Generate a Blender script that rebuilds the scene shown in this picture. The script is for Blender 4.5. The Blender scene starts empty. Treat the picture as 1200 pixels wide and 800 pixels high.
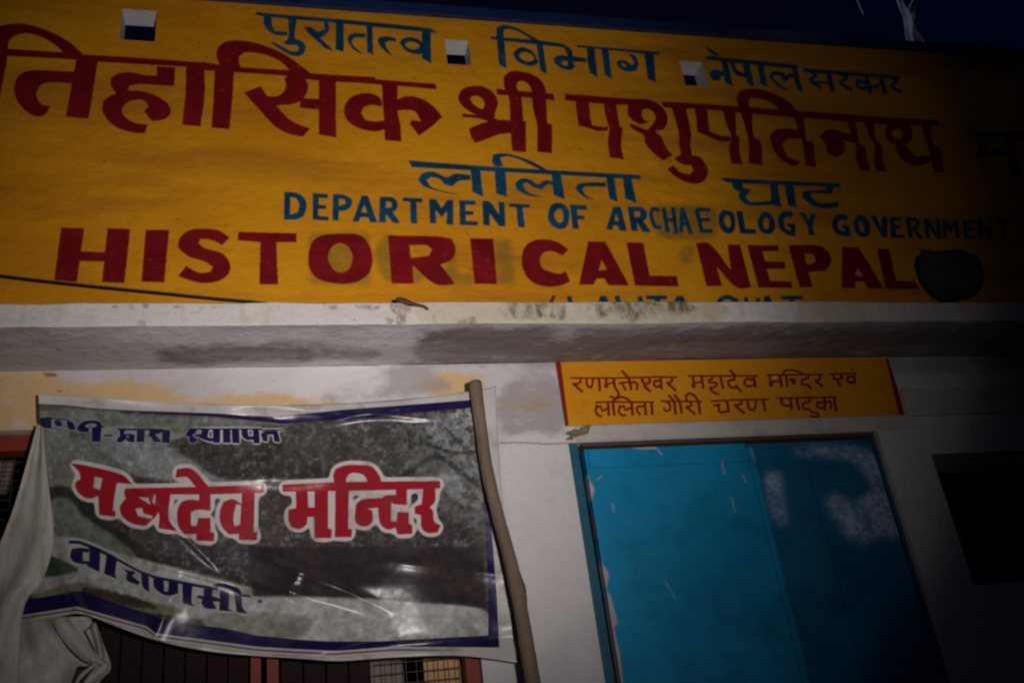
import bpy, bmesh, math, random
import numpy as np
from mathutils import Matrix, Vector
random.seed(7)
RNG = np.random.RandomState(11)

# ------------------------------------------------------------------ camera
F = 1114.5                      # focal length in pixels of the 1200 px wide photograph
EYE = 1.55
def _n(v):
    v = np.array(v, float)
    return v / np.linalg.norm(v)
EX = _n((4500, -48, F))         # the wall's horizontal direction seen from the camera
UP = _n((-300, -2250, F))       # the vertical
UP = _n(UP - EX * UP.dot(EX))
EY = np.cross(UP, EX)
if EY[2] < 0: EY = -EY
cam_data = bpy.data.cameras.new('camera')
cam_data.sensor_width = 36
cam_data.lens = F / 1200 * 36
cam_data.clip_start = 0.05
cam_data.clip_end = 500
cam = bpy.data.objects.new('camera', cam_data)
bpy.context.scene.collection.objects.link(cam)
right = Vector((EX[0], EY[0], UP[0])); down = Vector((EX[1], EY[1], UP[1])); fwd = Vector((EX[2], EY[2], UP[2]))
m = Matrix((right, -down, -fwd)).transposed().to_4x4()
m.translation = Vector((0, 0, EYE))
cam.matrix_world = m
bpy.context.scene.camera = cam

# ------------------------------------------------------------------ night sky
world = bpy.data.worlds.new('World')
bpy.context.scene.world = world
world.use_nodes = True
wn = world.node_tree
bg = wn.nodes['Background']
tc = wn.nodes.new('ShaderNodeTexCoord')
nz = wn.nodes.new('ShaderNodeTexNoise'); nz.inputs['Scale'].default_value = 1.6; nz.inputs['Detail'].default_value = 3
cr = wn.nodes.new('ShaderNodeValToRGB')
cr.color_ramp.elements[0].position = 0.35; cr.color_ramp.elements[0].color = (0.0002, 0.0008, 0.0060, 1)
cr.color_ramp.elements[1].position = 0.7; cr.color_ramp.elements[1].color = (0.0014, 0.0009, 0.0046, 1)
wn.links.new(tc.outputs['Generated'], nz.inputs['Vector'])
wn.links.new(nz.outputs['Fac'], cr.inputs['Fac'])
wn.links.new(cr.outputs['Color'], bg.inputs['Color'])
bg.inputs['Strength'].default_value = 1.0

# ------------------------------------------------------------------ key light, an added spot standing in for an unseen source near the camera
def at_aim(px, py, Y=2.75):
    d = np.array([px - 600, py - 400, F]); w = np.array([d @ EX, d @ EY, d @ UP]); w = w * (Y / w[1])
    return Vector((w[0], Y, w[2] + EYE))
LAMP_POS = Vector((0.30, -0.20, 1.62))
LAMP_AIM = at_aim(450, 330)
lamp = bpy.data.lights.new('key_light', 'SPOT')
lamp.energy = 292
lamp.color = (1.0, 0.93, 0.93)
lamp.shadow_soft_size = 0.05
lamp.spot_size = math.radians(100)
lamp.spot_blend = 0.5
# beam profile fitted to the wanted falloff: brightness against angle from its axis, like a photometric file
lamp.use_nodes = True
ln_ = lamp.node_tree
em = ln_.nodes['Emission']
tcl = ln_.nodes.new('ShaderNodeTexCoord'); sep = ln_.nodes.new('ShaderNodeSeparateXYZ')
ab = ln_.nodes.new('ShaderNodeMath'); ab.operation = 'ABSOLUTE'
ac = ln_.nodes.new('ShaderNodeMath'); ac.operation = 'ARCCOSINE'
dv = ln_.nodes.new('ShaderNodeMath'); dv.operation = 'DIVIDE'; dv.inputs[1].default_value = math.radians(50)
rp = ln_.nodes.new('ShaderNodeValToRGB')
ln_.links.new(tcl.outputs['Normal'], sep.inputs[0]); ln_.links.new(sep.outputs[2], ab.inputs[0])
ln_.links.new(ab.outputs[0], ac.inputs[0]); ln_.links.new(ac.outputs[0], dv.inputs[0]); ln_.links.new(dv.outputs[0], rp.inputs['Fac'])
ln_.links.new(rp.outputs['Color'], em.inputs['Strength'])
BEAM = [(0, .95), (7.6, .82), (13, .68), (17, .535), (19, .45), (21, .36), (23, .25), (25.5, .158), (29, .108), (32, .062), (33.6, .040), (35, .014), (36.5, .005), (50, .002)]
while len(rp.color_ramp.elements) < len(BEAM): rp.color_ramp.elements.new(0.5)
for e_, (a_, b_) in zip(rp.color_ramp.elements, BEAM):
    e_.position = a_ / 50
for e_, (a_, b_) in zip(rp.color_ramp.elements, BEAM):
    e_.color = (b_, b_, b_, 1)
lo = bpy.data.objects.new('key_light', lamp)
bpy.context.scene.collection.objects.link(lo)
lo.location = LAMP_POS
lo.rotation_euler = (LAMP_AIM - LAMP_POS).to_track_quat('-Z', 'Y').to_euler()

bulb = bpy.data.lights.new('bulb_light', 'POINT')
bulb.energy = .55; bulb.color = (.62, .78, 1.0); bulb.shadow_soft_size = .03
bo = bpy.data.objects.new('bulb_light', bulb); bpy.context.scene.collection.objects.link(bo)
bo.location = (2.42, 2.46, 4.78)

vs = bpy.context.scene.view_settings
bpy.context.scene.cycles.filter_width = 2.3      # the phone picture is soft
vs.view_transform = 'Standard'; vs.look = 'None'; vs.exposure = 0; vs.gamma = 1

# ------------------------------------------------------------------ measuring: photograph pixel <-> point of a wall plane
def at(px, py, Y):
    d = np.array([px - 600, py - 400, F])
    w = np.array([d @ EX, d @ EY, d @ UP]); w = w * (Y / w[1])
    return Vector((w[0], Y, w[2] + EYE))
def to_px(x, y, z):
    cx = x * EX[0] + y * EY[0] + (z - EYE) * UP[0]
    cy = x * EX[1] + y * EY[1] + (z - EYE) * UP[1]
    cz = x * EX[2] + y * EY[2] + (z - EYE) * UP[2]
    return 600 + F * cx / cz, 400 + F * cy / cz

D = 2.75            # lower wall
YL = D - 0.28       # front of the ledge
YP = D - 0.18       # front of the yellow parapet

# ------------------------------------------------------------------ hand lettering: outlines and brush strokes, rasterised to masks
class Canvas:
    def __init__(s, x0, y0, x1, y1, k=3):
        s.x0, s.y0, s.k = x0, y0, k
        s.w = int((x1 - x0) * k); s.h = int((y1 - y0) * k)
        s.L = {}
    def layer(s, n):
        if n not in s.L: s.L[n] = np.zeros((s.h, s.w), np.float32)
        return s.L[n]
    def poly(s, n, pts, val=1.0):
        A = s.layer(n)
        p = (np.array(pts, float) - (s.x0, s.y0)) * s.k
        a = max(int(p[:, 0].min()) - 1, 0); b = min(int(p[:, 0].max()) + 2, s.w)
        c = max(int(p[:, 1].min()) - 1, 0); d = min(int(p[:, 1].max()) + 2, s.h)
        if a >= b or c >= d: return
        X, Y = np.meshgrid(np.arange(a, b) + .5, np.arange(c, d) + .5)
        ins = np.zeros(X.shape, bool)
        q = np.roll(p, -1, 0)
        for (xa, ya), (xb, yb) in zip(p, q):
            if ya == yb: continue
            ins ^= ((ya > Y) != (yb > Y)) & (X < (xb - xa) * (Y - ya) / (yb - ya) + xa)
        A[c:d, a:b][ins] = val
    def stroke(s, n, pts, w, val=1.0):
        pts = np.array(pts, float)
        for i in range(len(pts) - 1):
            a, b = pts[i], pts[i + 1]
            dv = b - a; l = np.hypot(*dv)
            if l < 1e-6: continue
            t = dv / l; nn = np.array([-t[1], t[0]]) * w / 2
            s.poly(n, [a + nn, b + nn, b - nn, a - nn], val)
            if i > 0:
                s.poly(n, [a + np.array([math.cos(u), math.sin(u)]) * w / 2 for u in np.linspace(0, 2 * math.pi, 13)[:-1]], val)
def smooth(p, closed):
    p = [np.array(q, float) for q in p]; m_ = len(p); out = []
    rng = range(m_) if closed else range(m_ - 1)
    for i in rng:
        if closed: a, b, c, d = p[i - 1], p[i], p[(i + 1) % m_], p[(i + 2) % m_]
        else: a, b, c, d = p[max(i - 1, 0)], p[i], p[i + 1], p[min(i + 2, m_ - 1)]
        for t in np.linspace(0, 1, 7)[:-1]:
            out.append(.5 * (2 * b + (c - a) * t + (2 * a - 5 * b + 4 * c - d) * t * t + (3 * b - a - 3 * c + d) * t ** 3))
    if not closed: out.append(p[-1])
    return out
def rounded(p):
    # brush outlines: blunt corners flow into curves, sharp ones stay sharp
    p = [np.array(q, float) for q in p]; n = len(p); out = []
    def turn(i):
        a = p[i] - p[i - 1]; b = p[(i + 1) % n] - p[i]
        return abs(math.atan2(a[0] * b[1] - a[1] * b[0], a @ b))
    sm = [turn(i) < math.radians(50) for i in range(n)]
    for i in range(n):
        j = (i + 1) % n; e = p[j] - p[i]; L = np.hypot(*e)
        def tan(k, other):
            t_ = p[(k + 1) % n] - p[k - 1]; return t_ / (np.hypot(*t_) + 1e-9) * L if sm[k] else e
        if not (sm[i] or sm[j]) : out.append(p[i]); continue
        m0, m1 = tan(i, j), tan(j, i)
        for t in np.linspace(0, 1, 7)[:-1]:
            out.append((2*t**3 - 3*t*t + 1) * p[i] + (t**3 - 2*t*t + t) * m0 + (3*t*t - 2*t**3) * p[j] + (t**3 - t*t) * m1)
    return out
def draw(cv, text, wk=1.0):
    lay, ox, oy, k = None, 0, 0, 1
    for ln in text.strip().splitlines():
        f = ln.split()
        if not f: continue
        if f[0] == '@':
            lay, ox, oy, k = f[1], float(f[2]), float(f[3]), float(f[4]); continue
        w = None; r = f[1:]
        if f[0] in 'LS': w = float(r[0]) / k * wk; r = r[1:]
        pts = [(ox + float(a.split(',')[0]) / k, oy + float(a.split(',')[1]) / k) for a in r]
        if f[0] == 'P': cv.poly(lay, rounded(pts))
        elif f[0] == 'Q': cv.poly(lay, smooth(pts, True))
        elif f[0] == 'E': cv.poly(lay, rounded(pts), 0)
        elif f[0] == 'F': cv.poly(lay, smooth(pts, True), 0)
        elif f[0] == 'L': cv.stroke(lay, pts, w)
        elif f[0] == 'S': cv.stroke(lay, smooth(pts, False), w)
def blur(A, r):
    r = int(r)
    if r < 1: return A
    for ax in (0, 1):
        for _ in range(2):
            P = np.pad(A, [(r + 1, r) if i == ax else (0, 0) for i in (0, 1)], 'edge')
            c = np.cumsum(P, axis=ax, dtype=np.float64)
            n = 2 * r + 1
            A = ((c[n:] - c[:-n]) if ax == 0 else (c[:, n:] - c[:, :-n])) / n
            A = A.astype(np.float32)
    return A
def noise(h, w, cell, octaves=4, rough=.5, stretch=1.0):
    out = np.zeros((h, w), np.float32); amp = 1; tot = 0
    for o in range(octaves):
        ch = max(cell / 2 ** o, 1.5); cw = ch * stretch
        gh, gw = int(h / ch) + 3, int(w / cw) + 3
        g = RNG.rand(gh, gw).astype(np.float32)
        y = np.arange(h) / ch; x = np.arange(w) / cw
        yi = y.astype(int); xi = x.astype(int)
        fy = (y - yi)[:, None]; fx = (x - xi)[None]
        fy = fy * fy * (3 - 2 * fy); fx = fx * fx * (3 - 2 * fx)
        a = g[yi][:, xi]; b = g[yi][:, xi + 1]; c = g[yi + 1][:, xi]; d = g[yi + 1][:, xi + 1]
        out += amp * ((a * (1 - fx) + b * fx) * (1 - fy) + (c * (1 - fx) + d * fx) * fy)
        tot += amp; amp *= rough
    return out / tot
def sample(cv, A, px, py):
    x = np.clip((px - cv.x0) * cv.k - .5, 0, cv.w - 1.001); y = np.clip((py - cv.y0) * cv.k - .5, 0, cv.h - 1.001)
    xi = x.astype(int); yi = y.astype(int); fx = x - xi; fy = y - yi
    if A.ndim == 3: fx = fx[..., None]; fy = fy[..., None]
    return (A[yi, xi] * (1 - fx) + A[yi, xi + 1] * fx) * (1 - fy) + (A[yi + 1, xi] * (1 - fx) + A[yi + 1, xi + 1] * fx) * fy
def make_image(name, rgb, data=True):
    h, w = rgb.shape[:2]
    im = bpy.data.images.new(name, w, h)
    if data: im.colorspace_settings.name = 'Non-Color'
    buf = np.ones((h, w, 4), np.float32); buf[..., :3] = np.clip(rgb, 0, 1)
    im.pixels.foreach_set(buf.ravel()); im.update(); im.pack()
    return im

WALL_TEXT = '''
@ R 0 10 5
P -60,170 -20,115 40,95 100,90 160,95 220,110 300,140 380,180 440,225 490,275 450,300 375,290 365,255 300,200 240,168 180,150 130,150 85,163 55,190 48,225 45,280 25,390 0,520 -20,620 -100,620 -80,400 -70,250
P 45,237 370,258 490,270 740,285 1200,318 1200,350 560,312 460,302 45,280
P -600,200 -40,232 -40,276 -600,240
P 458,270 575,300 550,460 520,648 385,635 415,470 445,310
P 440,372 430,440 290,435 240,450 215,490 220,530 250,565 298,573 265,622 225,635 170,615 115,565 85,500 85,450 105,400 150,370 220,362
P 918,340 1028,345 1020,457 820,445 760,455 750,480 830,485 900,505 970,545 1000,590 990,630 950,655 890,660 860,625 845,600 870,575 850,545 810,535 750,550 715,585 720,620 760,655 810,675 865,680 850,733 780,728 700,705 640,665 600,600 605,550 640,515 680,500 650,450 650,405 700,380 770,375 850,392 920,393
P 1090,320 1196,322 1200,500 1175,693 1068,683 1085,500
@ R 200 30 5
P 180,213 280,228 400,245 680,262 820,280 1200,303 1200,343 820,320 690,298 370,275 180,262
P 258,230 372,270 360,450 345,608 238,600 250,430
P 290,240 268,180 282,125 330,93 400,88 480,98 560,122 660,165 750,225 830,290 790,315 710,290 685,250 640,210 560,175 480,160 430,163 400,185 400,215 412,250
P 690,295 780,300 805,345 800,390 770,435 720,460 620,470 690,545 750,580 818,603 775,652 690,635 610,590 530,505 460,430 430,392 530,355 565,415 620,415 660,390 675,350 665,310
P 760,425 880,432 875,495 755,483
P 868,300 968,310 968,500 972,657 868,640
@ R 400 60 4.615
P -20,131 220,155 510,178 515,208 320,190 200,182 -20,163
P 215,262 180,235 120,228 60,245 20,290 15,340 40,385 100,420 180,435 235,425 235,375 180,380 130,372 108,335 120,305 160,292 220,300
P 300,262 350,245 400,248 450,265 500,300 545,355 500,400 420,458 370,395 380,372 430,380 400,330 360,318 305,322
P 218,165 305,170 305,330 320,400 325,490 235,482 232,380 225,300
Q 632,250 655,206 708,189 768,193 822,224 847,278 835,325 820,365 740,350 690,325 650,293
F 700,255 725,242 755,252 775,285 765,312 740,305 712,285
P 655,337 740,348 850,368 820,385 740,365 655,358
P 690,420 760,390 850,372 990,378 998,440 860,450 790,475 722,497 700,460
P 905,235 975,240 985,380 998,380 1000,548 925,540 915,450 912,330
P 880,190 878,140 910,112 970,110 1040,130 1085,165 1105,210 1110,300 1115,390 1140,395 1140,552 1060,545 1058,400 1040,330 1030,240 1022,195 990,165 955,165 948,190 965,235 905,240
P 838,203 880,208 1150,232 1155,268 840,235
@ R 640 90 5
P 110,100 500,130 560,132 480,165 112,140
P 172,135 250,140 260,240 270,285 340,295 365,290 360,318 300,318 240,300 190,285 178,200
P 335,145 410,150 430,290 450,300 440,400 455,485 372,472 362,380 370,300 350,240
P 480,160 520,135 590,132 650,155 700,205 712,260 690,310 640,320 680,360 700,410 742,462 685,492 630,450 580,390 575,350 530,320 485,290 500,275 590,312 600,305 630,270 640,235 625,205 595,190 565,195 560,225 575,255 605,262 560,280 520,265 480,225
P 675,145 900,158 1200,180 1200,210 900,185 800,190 690,180
P 735,180 820,190 850,330 845,400 855,460 900,470 940,520 948,570 920,615 870,628 800,610 750,580 708,540 745,520 790,560 840,572 862,550 850,520 800,515 748,480 790,455 780,400 775,320
P 870,185 945,190 950,260 960,320 1020,345 1080,350 1080,380 1020,378 950,350 885,325 880,250
P 1035,200 1110,205 1115,345 1135,350 1130,420 1155,515 1085,508 1072,420 1085,350 1060,290
@ R 800 0 3
P 0,362 450,393 750,415 900,424 900,442 750,440 450,418 0,378
P 200,385 245,395 250,480 275,500 280,582 232,575 232,500 225,470 215,430
P 200,385 190,345 205,318 250,312 310,325 370,355 400,390 410,420 355,405 330,375 280,350 240,345 232,360 240,385
P 385,395 425,410 435,495 460,500 470,590 432,585 420,500
P 305,480 330,455 420,455 415,490 370,490 350,510 370,550 415,570 395,588 350,565 320,530
@ R 880 120 3.75
P 300,150 340,120 400,130 460,150 470,185 400,165 415,190 405,225 370,243 335,225 330,190
P 425,85 460,90 475,180 500,190 510,240 528,305 480,300 460,240 462,190 440,150
P 500,90 540,92 550,170 575,190 580,250 600,305 548,303 540,240 545,190 520,150
Q 588,135 605,98 655,86 700,105 708,150 680,190 635,185 600,165
F 618,135 645,116 668,135 658,160 630,157
P 630,170 670,180 720,240 790,230 790,262 740,278 690,270 650,235
P 740,85 790,90 800,180 830,200 850,310 805,308 790,250 770,170
P 950,118 1300,145 1300,170 950,142
P 985,140 1025,145 1045,200 1120,208 1120,235 1040,232 1010,250 985,225 1005,205
P 1110,140 1150,143 1190,330 1140,325
@ B 300 10 5.4545
P 0,22 60,30 560,72 1110,128 1165,158 1060,150 560,100 60,55 0,42
P 48,50 100,55 105,110 120,145 200,150 200,175 130,172 75,140 50,100
P 205,60 262,68 250,150 250,195 300,215 318,250 305,290 270,307 210,295 150,260 95,220 105,212 160,240 220,272 262,275 275,255 260,235 200,235 172,220 205,190
P 305,118 350,120 400,150 440,130 430,85 460,92 470,125 455,160 410,190 450,225 500,275 440,255 385,205 330,155
P 508,80 562,85 562,280 510,265
P 700,160 700,190 630,190 610,210 625,240 695,300 640,275 595,230 583,190 610,162
P 705,100 745,105 750,300 710,280
P 895,190 900,215 850,210 825,220 840,260 885,318 820,270 780,220 785,185 830,178
Q 920,215 960,185 1020,190 1060,220 1060,290 1000,290 950,265
F 955,230 985,215 1030,225 1045,245 1015,262 975,255
P 1060,145 1118,150 1120,355 1060,320
@ B 570 20 5.4545
P 25,125 60,128 340,150 500,175 490,195 340,180 60,148 30,142
P 65,130 115,150 130,330 80,305
P 62,130 65,70 100,52 180,65 260,105 350,155 300,150 230,110 160,80 115,80 108,110 118,145
Q 172,240 195,205 240,195 300,225 330,290 290,315 240,305 195,280
F 210,245 240,225 285,240 305,270 270,285 230,272
P 315,155 360,160 388,368 345,345
P 440,165 510,185 550,215 550,250 640,265 640,288 550,290 570,320 540,340 480,330 430,290 430,262 470,245 520,250 500,200 450,185
F 480,295 500,282 520,290 515,310 495,310
P 640,185 690,192 712,385 660,350
P 575,175 600,180 1110,225 1105,245 700,205 580,195
P 735,200 780,208 805,400 755,370
P 905,235 950,250 972,300 960,345 910,353 850,330 830,295 850,275 890,280 925,310 945,300 930,265
F 860,300 875,297 895,312 880,320
P 1010,235 1070,240 1085,420 1030,395
@ B 820 50 4
P 25,65 60,65 460,105 460,125 200,100 30,80
P 20,15 60,35 95,62 65,60
P 40,145 65,125 130,140 135,160 100,155 95,180 60,178
P 100,80 130,85 158,208 120,190
S 21 150,88 172,140 225,155
P 200,95 235,100 258,210 225,190
P 268,100 300,105 318,212 285,195
S 21 335,165 345,145 385,150 400,175 420,155 450,160
S 13 335,165 370,200 410,222
P 430,115 455,118 485,238 455,215
P 485,120 940,158 940,172 485,140
S 16 520,135 545,155 520,175 570,215
L 13 530,185 615,190
L 24 600,130 625,230
S 16 650,145 690,165 660,190 715,225
S 16 780,190 745,180 740,205 775,215 830,205 850,190
L 21 780,150 800,240
L 19 850,160 870,245
S 15 895,165 925,180 900,205 945,235
@ B 470 170 4
P 35,72 440,102 1120,140 1125,162 440,125 50,105
P 85,150 105,130 150,125 215,150 250,135 325,140 325,165 270,170 240,195 205,185 180,160 140,150 120,165 150,200 275,233 210,225 110,195 85,170
P 325,112 372,118 385,245 335,220
P 438,115 490,120 498,245 445,228
P 425,80 430,45 470,38 540,50 620,80 700,125 640,110 560,70 500,55 465,60 480,100 445,100
P 535,180 560,158 600,160 640,185 680,165 720,175 720,190 690,185 660,208 625,200 590,175 570,185 595,220 670,245 600,238 545,210
P 705,130 750,135 768,255 715,235
P 960,175 960,197 870,195 850,205 865,235 925,262 860,245 815,205 835,180
P 960,145 1000,150 1015,268 975,250
P 1040,150 1080,155 1105,275 1050,250
@ B 820 190 4
P 92,72 130,75 660,100 660,118 400,108 130,95
P 150,92 200,100 205,120 240,130 215,165 240,185 340,180 345,200 290,205 220,200 185,170 185,140 155,120
P 330,100 365,105 385,215 335,200
P 395,100 440,105 455,212 415,205
P 590,110 630,115 620,150 520,145 525,165 560,190 655,185 650,210 590,218 530,205 480,165 485,135 595,130
P 440,245 430,230 390,232 368,260 375,310 410,340 450,348 450,290 410,285 412,305 425,305 425,320 400,310 393,270 410,255 425,265
P 462,235 495,238 512,275 520,243 545,243 530,300 540,345 510,342 505,300
P 700,255 670,243 635,250 620,290 640,335 690,350 710,345 700,295 665,293 668,312 682,315 680,325 655,315 645,285 660,268 685,275
Q 720,295 735,255 765,250 795,280 800,330 775,352 740,340
F 745,295 755,278 768,300 770,325 755,325
P 800,252 825,252 850,310 855,255 880,258 880,355 855,352
P 890,255 945,258 945,275 912,273 915,295 945,298 945,312 918,312 922,338 960,340 960,357 895,354
L 22 975,262 990,355
S 16 975,265 1020,275 1015,305 985,312
L 18 1005,315 1040,358
L 20 1060,265 1070,358
L 18 1060,265 1120,358
L 20 1115,268 1125,358
L 18 1145,270 1150,358
L 16 1145,270 1175,320 1200,272
L 18 1200,272 1210,358
L 18 1240,272 1250,358
L 16 1240,278 1280,280
L 16 1245,315 1280,317
L 16 1250,352 1290,355
L 18 1310,275 1320,358
L 18 1310,275 1360,358
L 18 1355,278 1365,358
L 16 1385,282 1450,286
L 18 1418,282 1428,360
@ B 320 210 4
P 52,60 100,62 140,80 158,120 145,175 105,190 50,190
E 82,85 105,88 122,120 115,155 82,165
P 185,65 258,70 258,90 215,88 215,120 250,122 250,140 212,140 212,172 260,175 260,195 185,190
P 280,70 330,72 368,90 370,120 345,145 308,150 308,195 278,192
E 308,92 335,95 340,115 310,125
P 415,75 445,78 490,205 455,202 445,180 410,178 402,200 372,200
E 428,120 440,158 415,155
P 500,82 560,85 585,105 580,140 560,155 598,205 565,205 530,165 530,205 495,202
E 530,105 555,108 558,130 530,135
P 608,85 702,90 702,110 672,108 678,210 645,207 642,107 608,104
P 730,92 765,95 790,135 815,97 845,98 845,215 812,212 815,150 790,180 762,145 765,208 735,207
P 872,98 950,100 950,122 903,120 903,148 940,150 940,168 903,168 905,195 960,198 960,218 875,215
P 980,102 1015,105 1060,165 1055,105 1085,108 1090,222 1060,222 1015,160 1018,218 985,215
P 1105,112 1205,118 1205,135 1170,135 1182,228 1148,225 1140,132 1108,130
@ B 620 220 4
Q 88,130 105,80 150,72 185,100 188,155 170,190 135,192 100,170
F 118,130 130,105 150,100 160,130 155,160 135,160
P 190,78 270,82 272,105 225,102 228,128 262,132 262,150 228,150 235,195 203,192
P 395,88 430,90 460,203 425,202 415,178 395,178 390,200 360,195
E 408,125 420,155 400,155
P 460,90 530,92 555,115 550,145 535,155 575,210 535,208 505,165 510,205 480,203
E 492,112 520,113 520,135 497,138
Q 888,150 900,110 930,105 960,125 968,175 955,210 920,212 895,185
F 915,150 925,130 940,140 945,175 930,185
P 970,110 1000,110 1015,190 1065,195 1065,217 990,215
Q 1072,160 1090,118 1125,118 1150,150 1150,200 1120,218 1085,205
F 1098,155 1115,140 1125,165 1120,190 1105,190
S 20 608,105 580,100 572,130 590,180 615,185
L 20 630,95 650,210
L 20 675,92 690,215
L 17 640,150 685,152
L 20 718,95 712,210
L 20 718,95 760,215
L 17 715,170 745,170
L 20 785,100 810,210
L 17 785,100 850,105
L 17 800,150 850,150
L 17 810,203 860,203
@ G 620 220 4
Q 585,92 700,84 860,95 880,160 878,225 820,240 620,238 590,180
Q 600,130 700,96 860,104 884,170 860,236 700,236 620,226
@ R 0 180 3
P 215,260 297,262 285,343 368,347 378,262 458,265 438,455 358,452 366,380 280,378 270,452 190,445
P 512,268 595,268 578,453 497,450
P 808,295 782,322 740,303 705,300 698,315 720,332 780,350 808,385 805,420 770,447 715,455 665,445 625,430 655,395 700,418 740,415 748,398 720,380 660,360 625,330 632,295 670,268 720,264 770,270
P 838,275 1043,280 1043,312 972,312 978,460 912,460 915,312 835,305
@ R 340 250 4
Q 85,215 100,140 150,103 230,95 310,98 360,130 387,205 370,280 310,322 230,330 140,312 95,270
F 178,210 195,160 230,140 270,155 293,205 275,260 235,278 200,258
P 458,102 560,105 700,108 760,120 775,165 760,215 705,240 775,332 680,332 575,245 580,330 475,330
E 560,150 640,150 665,170 650,200 565,208
P 843,117 952,117 970,332 865,330
@ G 340 250 4
P 90,95 375,95 375,335 95,330
Q 395,200 420,130 470,105 480,320 430,290
P 950,117 1035,125 1055,332 970,332
P 770,120 790,330 700,330
P 780,280 860,285 860,335 775,335
P 575,245 640,290 600,330 580,330
@ R 600 260 4.615
P 305,150 275,182 220,160 175,165 150,200 165,250 210,270 260,280 290,265 315,322 260,345 180,350 110,325 65,270 52,200 70,135 120,100 190,95 260,115
P 412,105 505,107 635,345 520,342 500,305 455,308 442,340 362,340
E 485,205 512,258 468,262
P 618,110 710,113 745,290 890,293 902,350 665,345
@ G 600 260 4.615
Q 905,185 930,140 980,125 985,160 965,220 930,225
@ R 800 270 4
P 62,60 125,62 225,185 210,65 270,67 322,268 255,268 160,170 185,262 112,262
P 302,68 450,70 450,97 375,97 385,143 480,147 482,180 395,180 410,235 510,240 515,270 355,268
P 495,70 640,72 690,110 695,150 670,190 590,195 610,265 548,268
E 570,107 610,110 625,140 600,158 580,155
P 745,77 825,80 945,273 868,272 850,240 808,240 810,272 745,270
E 820,175 845,215 808,212
P 912,85 968,87 1000,235 1090,238 1110,275 950,275
P 1110,88 1165,90 1210,275 1150,275
@ R 620 335 3.529
L 14 105,40 75,95
@ B 620 335 3.529
L 20 165,42 180,110
L 22 305,42 286,100
L 22 308,42 335,105
L 22 362,40 385,110
L 22 458,42 467,110
L 18 485,48 572,48
L 22 530,48 540,110
L 20 620,42 595,98
L 20 625,42 652,98
S 20 860,62 820,46 790,60 778,105
L 18 895,45 908,110
L 18 945,50 957,110
L 18 985,42 968,95
L 18 985,42 1012,98
L 16 1040,48 1132,48
L 18 1085,48 1095,110
'''
SIGN_TEXT = '''
@ R 660 430 10
L 18 80,128 620,130 1200,114
S 24 195,130 205,165 160,200 115,195
L 26 110,190 230,295
S 24 275,135 275,195 305,235 335,225 350,135
L 28 420,132 430,285
L 24 500,132 505,195
Q 478,200 515,190 528,235 488,248
L 20 500,205 590,182
L 28 590,132 605,240
S 26 605,240 640,290 650,330 610,365 550,340
L 22 650,190 770,175
L 26 690,195 735,275
L 28 770,130 800,275
S 24 785,200 830,175 868,205 860,268
L 24 685,45 770,130
S 26 930,120 925,170
S 26 1000,120 1015,170 965,205 935,170
L 28 940,215 1025,290
S 24 1130,165 1075,165 1070,215 1110,235 1145,205
L 26 1140,118 1155,265
@ R 780 430 10
L 18 -120,116 140,120
S 24 70,120 75,165 15,190
L 26 10,180 125,280
L 18 260,105 1090,103
L 24 320,110 330,200
Q 303,200 345,188 352,240 313,245
L 20 320,190 430,172
L 28 420,108 445,255
S 22 540,105 548,140 505,155 520,182 580,180
S 24 580,178 600,205 560,240 525,245 545,285 625,322
L 26 640,108 675,255
S 26 805,108 800,150 740,160 745,215 790,245 838,218
L 24 820,222 895,295
L 26 750,35 825,108
S 24 1035,150 950,140 925,185 960,225 1035,212
L 28 1035,106 1055,240
S 24 15,402 55,450 45,505 0,510 -20,480
L 28 100,405 120,555
L 28 165,402 190,545
L 26 35,325 100,402
L 26 100,320 165,402
L 18 -60,398 430,405
S 24 290,405 300,450 240,470
L 26 235,460 350,555
L 28 385,402 405,555
S 26 255,410 240,340 285,308 340,340 385,402
L 20 530,400 720,390
L 20 740,385 1210,378
S 24 560,450 640,440
S 26 625,445 625,510 660,532 740,510
L 28 715,392 745,530
S 24 880,385 890,430 815,450
L 26 800,440 930,545
S 24 960,385 970,470 1010,505 1050,480 1055,385
L 28 1140,382 1170,520
@ R 660 430 10
L 20 375,415 555,407 1065,410
S 24 395,440 380,510 410,565 450,572
S 22 400,475 440,460 460,510 520,480
L 28 525,410 535,570
L 28 580,402 600,570
S 24 580,402 620,370 690,352 760,375 792,415
S 24 668,450 652,520 690,565 730,562
S 22 672,475 710,455 730,500 790,475
L 28 800,410 815,570
S 24 955,462 885,462 862,500 905,562
L 28 955,410 970,565
L 28 1035,410 1045,560
@ R 890 425 8.571
L 16 70,123 640,118
L 20 100,128 110,200
Q 93,195 130,188 137,235 103,238
L 18 115,192 215,182
L 24 205,128 225,245
L 22 268,125 280,240
S 18 262,125 240,100 262,78 330,75 400,92 445,120
S 20 300,172 355,165
Q 322,180 360,170 366,210 330,216
S 22 490,122 485,155 432,170 432,215 482,222
L 22 480,212 520,265
S 22 605,122 606,165 560,182
L 22 560,185 640,240
L 16 700,115 975,105
L 22 735,118 750,165 825,160
L 22 825,115 825,165
L 22 780,170 815,240
S 22 945,140 890,145 890,190 945,198
L 22 950,108 960,215
L 20 928,60 935,74
L 16 170,355 775,345
S 22 222,358 225,410 270,430 320,425
L 24 310,355 325,475
L 24 370,355 400,475
S 22 505,352 498,390 440,410 450,460 500,465
L 20 490,460 530,500
S 18 528,495 590,508 580,540 515,532
S 22 645,398 582,400 590,450 650,448
L 24 650,350 660,480
S 22 660,402 700,385 722,420 710,455
L 24 750,348 770,490
@ B 850 420 6
Q 345,125 358,126 362,134 352,138 344,133
@ R 0 0 1
P 650,424 657,424 667,502 660,502
P 1038,420 1044,420 1062,496 1056,496
'''
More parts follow.
